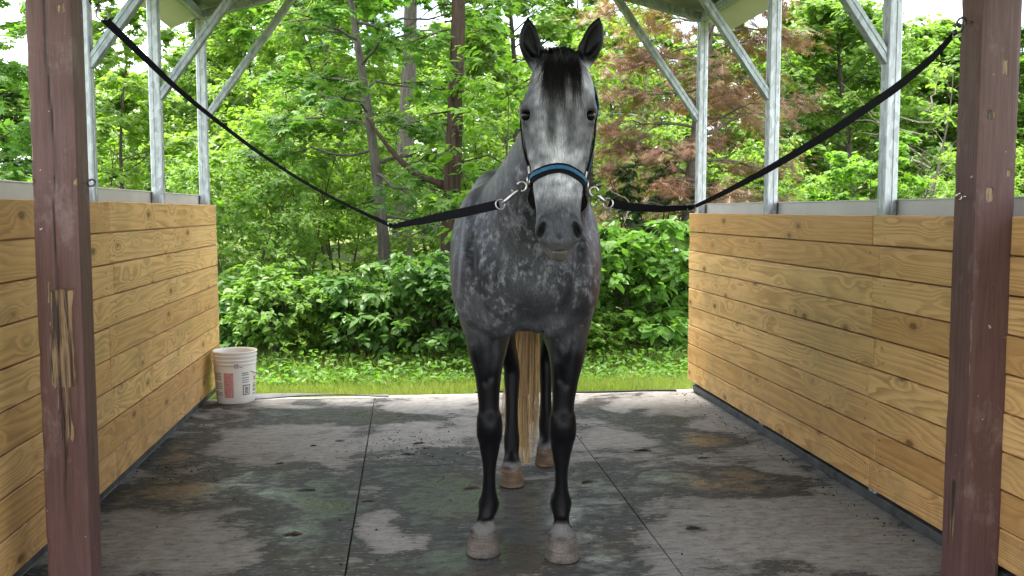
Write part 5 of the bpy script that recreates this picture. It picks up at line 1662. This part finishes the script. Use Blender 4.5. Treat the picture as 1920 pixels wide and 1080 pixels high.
tOak = plant('oak_tree', 'broad green oak above the wall between the two right uprights', 'tree', (gx_(1590, 24.0), 24.0), 31, .17, QD, L_FAR, B_TWIG, h=6.6, r0=.16, base=.14, limbs=44, spread=2.5, rise=.55, sub=7, twig=7, lpt=9, shape='round', droop=.15)
plant('bright_maple', 'small bright green maple low behind the right wall beside the near upright', 'sapling', (gx_(1620, 15.5), 15.5), 34, .115, MP, L_BEECH, B_TWIG, h=2.6, r0=.03, base=.15, limbs=24, spread=1.15, rise=.25, sub=5, twig=4, lpt=6, shape='flat', droop=.25)
def bare_limbs(rng):
    out = []
    for i in range(16):
        z = rng.uniform(.8, 3.6); az = rng.uniform(0, 6.28); L = rng.uniform(.8, 1.9)
        d = np.array([math.cos(az), math.sin(az) * .6, rng.uniform(.1, .9)]); ss = np.linspace(0, 1, 7)[:, None]
        out.append((np.array([0, 0, z]) + d * L * ss + np.cumsum(rng.normal(0, .06, (7, 3)), 0), .022 * (1 - .8 * ss[:, 0]), 5))
    return out
plant('bare_pale_tree', 'thin bare pale tree left of the scuffed brown post', 'tree', (gx_(1735, 17.5), 17.5), 37, .11, QD, L_LIGHT, B_DEAD, h=4.3, r0=.05, base=.4, limbs=16, spread=1.2, rise=.6, sub=4, twig=2, lpt=4, bare=.4, extra=bare_limbs, lean=(.05, 0))
plant('slim_trunk_tree', 'very slim pale stem rising right of the horse', 'sapling', (gx_(1141, 13.6), 13.6), 40, .10, OV, L_LIGHT, B_PALE, h=4.2, r0=.022, base=.5, limbs=16, spread=.9, rise=.5, sub=4, twig=3, lpt=5, wob=.006)
plant('slim_trunk_tree', 'leaning slim pale stem between the horse and the right wall', 'sapling', (gx_(1158, 15.5), 15.5), 41, .10, OV, L_LIGHT, B_PALE, h=4.6, r0=.04, base=.5, limbs=16, spread=1.0, rise=.5, sub=4, twig=3, lpt=5, wob=.006, lean=(.07, 0))
plant('stem_clump', 'clump of dark thin stems with dark leaves right of the horse', 'shrub', (gx_(1222, 11.4), 11.4), 44, .085, OV, L_CEDAR, B_DARK, h=2.5, r0=.022, base=.30, limbs=40, spread=.62, rise=.5, sub=4, twig=3, lpt=5, stems=6, crown='foliage', stem='stem')

# understory shrubs of the middle ground
sh1 = plant('green_shrub', 'tall light green shrub behind the sagging left cross tie', 'shrub', (gx_(560, 12.4), 12.4), 51, .075, OV, L_LIGHT, B_TWIG, h=2.7, r0=.022, base=.08, limbs=60, spread=1.0, rise=.7, sub=5, twig=4, lpt=6, stems=5, crown='foliage', stem='stem')
sh2 = plant('green_shrub', 'dense mid green shrub right behind the end of the left half wall', 'shrub', (gx_(450, 10.4), 10.4), 52, .065, OV, L_MID, B_TWIG, h=2.0, r0=.02, base=.06, limbs=60, spread=.9, rise=.7, sub=5, twig=4, lpt=6, stems=5, crown='foliage', stem='stem')
# low bushes along the grass edge
BG = 'leafy bushes along the grass edge'
b1 = plant('leafy_bush', 'dark glossy bush behind the white bucket', 'bush', (gx_(520, 8.9), 8.9), 61, .07, OV, L_MID, B_TWIG, h=.82, r0=.012, base=.05, limbs=56, spread=.62, rise=.75, sub=4, twig=3, lpt=6, stems=6, crown='foliage', stem='stem', group=BG)
b2 = plant('leafy_bush', 'dark bush with large leaves under the slim maple trunk', 'bush', (gx_(690, 8.95), 8.95), 62, .09, OV, L_BUSH, B_TWIG, h=.8, r0=.012, base=.05, limbs=48, spread=.62, rise=.7, sub=4, twig=3, lpt=5, stems=5, crown='foliage', stem='stem', group=BG)
b3 = plant('leafy_bush', 'dark green bush against the front leg of the horse on the left', 'bush', (gx_(835, 8.8), 8.8), 63, .078, OV, L_BUSH, B_TWIG, h=.92, r0=.012, base=.05, limbs=60, spread=.62, rise=.75, sub=4, twig=3, lpt=6, stems=6, crown='foliage', stem='stem', group=BG)
b4 = plant('leafy_bush', 'bright green bush with drooping oval leaves between the horse and the right wall', 'bush', (gx_(1195, 9.0), 9.0), 64, .105, OV, L_WEED, B_TWIG, h=1.25, r0=.012, base=.05, limbs=56, spread=.72, rise=.7, sub=4, twig=3, lpt=6, stems=6, crown='foliage', stem='stem', group=BG, wob=.5)
copy_plant(b3, 'dark leafy bush at the foot of the right half wall end', gx_(1290, 9.5), 9.5, 1.0, 2.0, BG)
copy_plant(b1, 'low dark bush peeking out right of the front leg on the right', gx_(1105, 8.75), 8.75, (.8, .62), 1.0, BG)
copy_plant(b1, 'leafy bush behind the bush at the bucket', gx_(585, 10.0), 10.0, (1.1, .9), 4.0, BG)
copy_plant(b2, 'leafy bush half hidden behind the bucket and the left wall end', gx_(425, 9.4), 9.4, (1.0, .85), 2.2, BG)
copy_plant(b2, 'pale leaved bush behind the large leaved bush', gx_(765, 10.2), 10.2, (1.2, 1.0), 5.2, BG)
copy_plant(b3, 'bush seen in the gap beside the tail behind the horse', gx_(985, 9.4), 9.4, 1.0, 4.4, BG)
copy_plant(b4, 'bright bush behind the horse close to its shoulder on the right', gx_(1110, 10.6), 10.6, (1.0, 1.05), 3.3, BG)
copy_plant(b4, 'bright bush hugging the right half wall end from behind', gx_(1275, 11.0), 11.0, (1.1, .95), 1.1, BG)
# middle ground shrubs, copies
MG = 'shrubs of the middle ground'
for px, y, s, src, lb in ((640, 14.5, 1.05, sh1, 'light shrub behind the slim maple'), (500, 16.0, 1.25, sh1, 'light shrub farther back above the left wall end'), (930, 14.0, 1.15, sh1, 'light shrub behind the bright sapling'), (1010, 12.2, .95, sh2, 'dense shrub hidden behind the head of the horse'), (1400, 14.8, .95, sh1, 'shrub showing over the right wall below the dead cedar'), (1530, 16.0, 1.05, sh2, 'green shrub over the right wall near the middle upright'),
                          (345, 13.8, 1.1, sh2, 'shrub between the two far left uprights'), (210, 14.2, 1.0, sh1, 'light shrub low over the left wall beside the post'), (60, 15.0, 1.05, sh2, 'shrub low over the left wall at the frame edge'), (1880, 15.5, .95, sh1, 'shrub beyond the scuffed post at the right frame edge'), (820, 16.0, 1.2, sh2, 'dense shrub behind the dark cedar trunk'), (1190, 17.0, 1.1, sh1, 'light shrub in the gap right of the horse'), (1760, 19.0, 1.15, sh2, 'shrub under the bare pale tree')):
    copy_plant(src, lb, gx_(px, y), y, s, px * .37, MG)

# ------------------------------------------------------------------ the wood behind: copies at their own places and heights
fA = plant('forest_tree', 'tall light green tree filling the view behind the slim maple', 'tree', (gx_(610, 20.5), 20.5), 71, .15, QD, L_LIGHT, B_GREY, h=8.0, r0=.11, base=.10, limbs=46, spread=2.2, rise=.6, sub=6, twig=6, lpt=9, shape='round', droop=.15)
fB = plant('forest_tree', 'tall mid green tree behind the horse and the cedar trunk', 'tree', (gx_(960, 22.0), 22.0), 72, .16, QD, L_FAR, B_TWIG, h=8.6, r0=.12, base=.10, limbs=46, spread=2.1, rise=.6, sub=6, twig=6, lpt=9, shape='round', droop=.15)
FG = 'trees of the wood behind the stall'
def far_tree(src, hsrc, px, y, ytop, wide, lb, rz):
    x = gx_(px, y); zt = at_y(px, ytop, y).z; z = float(terrain_z(np.array(x), np.array(y)))
    s = (zt - z) / hsrc
    copy_plant(src, lb, x, y, (s * wide, s), rz, FG, sink=.05)
rows = [(fA, 8.0, 470, 24, -10, 1.0, 'light green tree above the end of the left half wall'), (fB, 8.6, 380, 26, 40, 1.1, 'mid green tree behind the far left upright'), (fA, 8.0, 290, 27, 150, 1.3, 'light tree between the far and middle left uprights'), (fB, 8.6, 190, 26, 190, 1.4, 'low tree just right of the gouged post'), (fA, 8.0, 100, 28, 140, 1.4, 'light tree behind the gouged post'), (fB, 8.6, 10, 27, 140, 1.4, 'tree at the left frame edge'), (fB, 8.6, -90, 26, 80, 1.3, 'tree beyond the left frame edge'),
        (fA, 8.0, 545, 30, -60, 1.0, 'tall tree behind the light tree left of centre'), (fB, 8.6, 690, 27, -40, .9, 'tall tree behind the pale trunk'), (fA, 8.0, 800, 33, 60, 1.1, 'far light tree between the two trunks'), (fA, 8.0, 900, 27, 30, 1.0, 'light tree right of the dark cedar trunk'), (fB, 8.6, 1050, 30, -30, 1.1, 'tall tree directly behind the ears of the horse'), (fA, 8.0, 1140, 26, 40, 1.0, 'light tree behind the dead cedar on its left'), (fB, 8.6, 1240, 32, 20, 1.2, 'far tree behind the dead cedar'),
        (fA, 8.0, 1340, 30, 60, 1.2, 'far light tree behind the far right upright'), (fB, 8.6, 1450, 34, 70, 1.3, 'far tree behind the middle right upright'), (tOak, 6.6, 1530, 30, 20, 1.1, 'tall oak reaching into the sky over the right wall'), (fA, 8.0, 1620, 38, 120, 1.4, 'far light tree behind the broad oak'), (fB, 8.6, 1700, 33, 95, 1.2, 'far tree left of the near right upright'), (fA, 8.0, 1735, 36, 50, 1.1, 'far light tree below the blue sky on the right'), (tOak, 6.6, 1800, 34, 75, 1.2, 'far oak behind the top of the right cross tie'),
        (fB, 8.6, 1890, 30, 60, 1.2, 'far tree behind the scuffed post'), (fA, 8.0, 1985, 30, 40, 1.2, 'far tree beyond the right frame edge')]
rows += [(s_, h_, px_, y_, t_, 1.3, 'tree of the wood beyond the picture edge') for s_, h_, px_, y_, t_ in ((fA, 8.0, -230, 26, 90), (fB, 8.6, -380, 28, 70), (fA, 8.0, -560, 26, 80), (fB, 8.6, -760, 27, 60), (fB, 8.6, 2120, 28, 50), (fA, 8.0, 2280, 30, 60), (fB, 8.6, 2480, 28, 40))]
for i, (src, hs, px, y, yt, wd, lb) in enumerate(rows): far_tree(src, hs, px, y, yt, wd, lb, i * 1.3 + .4)
for o in [o for o in COL.objects if o.get('label') == 'tree of the wood beyond the picture edge']: o['group'] = 'trees beyond the picture edge'
# a closed back row so that no bare ground shows under the crowns
br = random.Random(8)
for i in range(26):
    px = -120 + i * 84 + br.uniform(-20, 20); y = br.uniform(42, 50)
    top = 150 if px < 330 else (110 if 700 < px < 900 else 90)
    far_tree([fA, fB][i % 2], [8.0, 8.6][i % 2], px, y, top + br.uniform(-15, 35), 1.5, 'tree of the farthest row closing the wood', i * 2.1)
for o in [o for o in COL.objects if o.get('label') == 'tree of the farthest row closing the wood']: o['group'] = 'farthest row of the wood'

# ------------------------------------------------------------------ grass and weeds
def grass():
    rng = np.random.default_rng(91)
    P, D, Nn, S = [], [], [], []
    def strip(n, x0, x1, y0, y1, h0, h1, tilt):
        x, y = rng.uniform(x0, x1, n), rng.uniform(y0, y1, n)
        P.append(np.stack([x, y, terrain_z(x, y) - .005], 1)); a = rng.uniform(0, 6.28, n); k = rng.uniform(.1, tilt, n)
        D.append(np.stack([np.cos(a) * k, np.sin(a) * k, np.ones(n)], 1)); Nn.append(np.stack([-np.sin(a), np.cos(a), np.zeros(n)], 1)); S.append(rng.uniform(h0, h1, n))
    strip(26000, -1.9, 3.1, 7.14, 8.5, .05, .12, .8)
    strip(9000, -2.0, 3.4, 8.2, 9.4, .10, .24, .8)
    strip(9000, -5, 7, 9.4, 14, .10, .28, .8)
    strip(5000, -1.9, 3.1, 7.13, 7.5, .06, .14, .9)
    V0 = np.array([(-.022, 0, 0), (.022, 0, 0), (.016, .55, .05), (-.016, .55, .05), (0, 1, .16)]), [(0, 1, 2, 3)], [(3, 2, 4)]
    o = leaves('grass', np.concatenate(P), np.concatenate(D), np.concatenate(Nn), np.concatenate(S), V0, L_GRASS, None, rng, .3)
    tag(o, 'short sunlit grass strip between the floor and the bushes', 'grass', None, 'stuff')
    # mixed low weeds in front of the bushes, reading as one ground cover
    n = 4200; x = rng.uniform(-1.8, 3.3, n); y = 7.72 + np.abs(rng.normal(0, .5, n)); hgt = rng.uniform(.02, .22, n) * np.clip((y - 7.55) * 1.3, .3, 1)
    P = np.stack([x, y, terrain_z(x, y) + hgt], 1); a = rng.uniform(0, 6.28, n)
    o = leaves('low_weeds', P, np.stack([np.cos(a), np.sin(a), rng.normal(.1, .4, n)], 1), np.tile([0, 0, 1.], (n, 1)), rng.uniform(.035, .085, n), tpl_oval(.26), L_WEED, None, rng, .5)
    tag(o, 'low mixed weeds and ground cover in front of the bushes', 'ground cover', None, 'stuff')
    n = 16000; x = rng.uniform(-9, 13, n); y = rng.uniform(10, 24, n); hgt = rng.uniform(0, .35, n)
    P = np.stack([x, y, terrain_z(x, y) + hgt], 1); a = rng.uniform(0, 6.28, n)
    o = leaves('forest_undergrowth', P, np.stack([np.cos(a), np.sin(a), rng.normal(.2, .4, n)], 1), np.tile([0, 0, 1.], (n, 1)), rng.uniform(.06, .14, n), tpl_quad(.3), L_LIGHT, None, rng, .5)
    tag(o, 'sunlit undergrowth on the woodland floor behind the bushes', 'undergrowth', None, 'stuff')
grass()
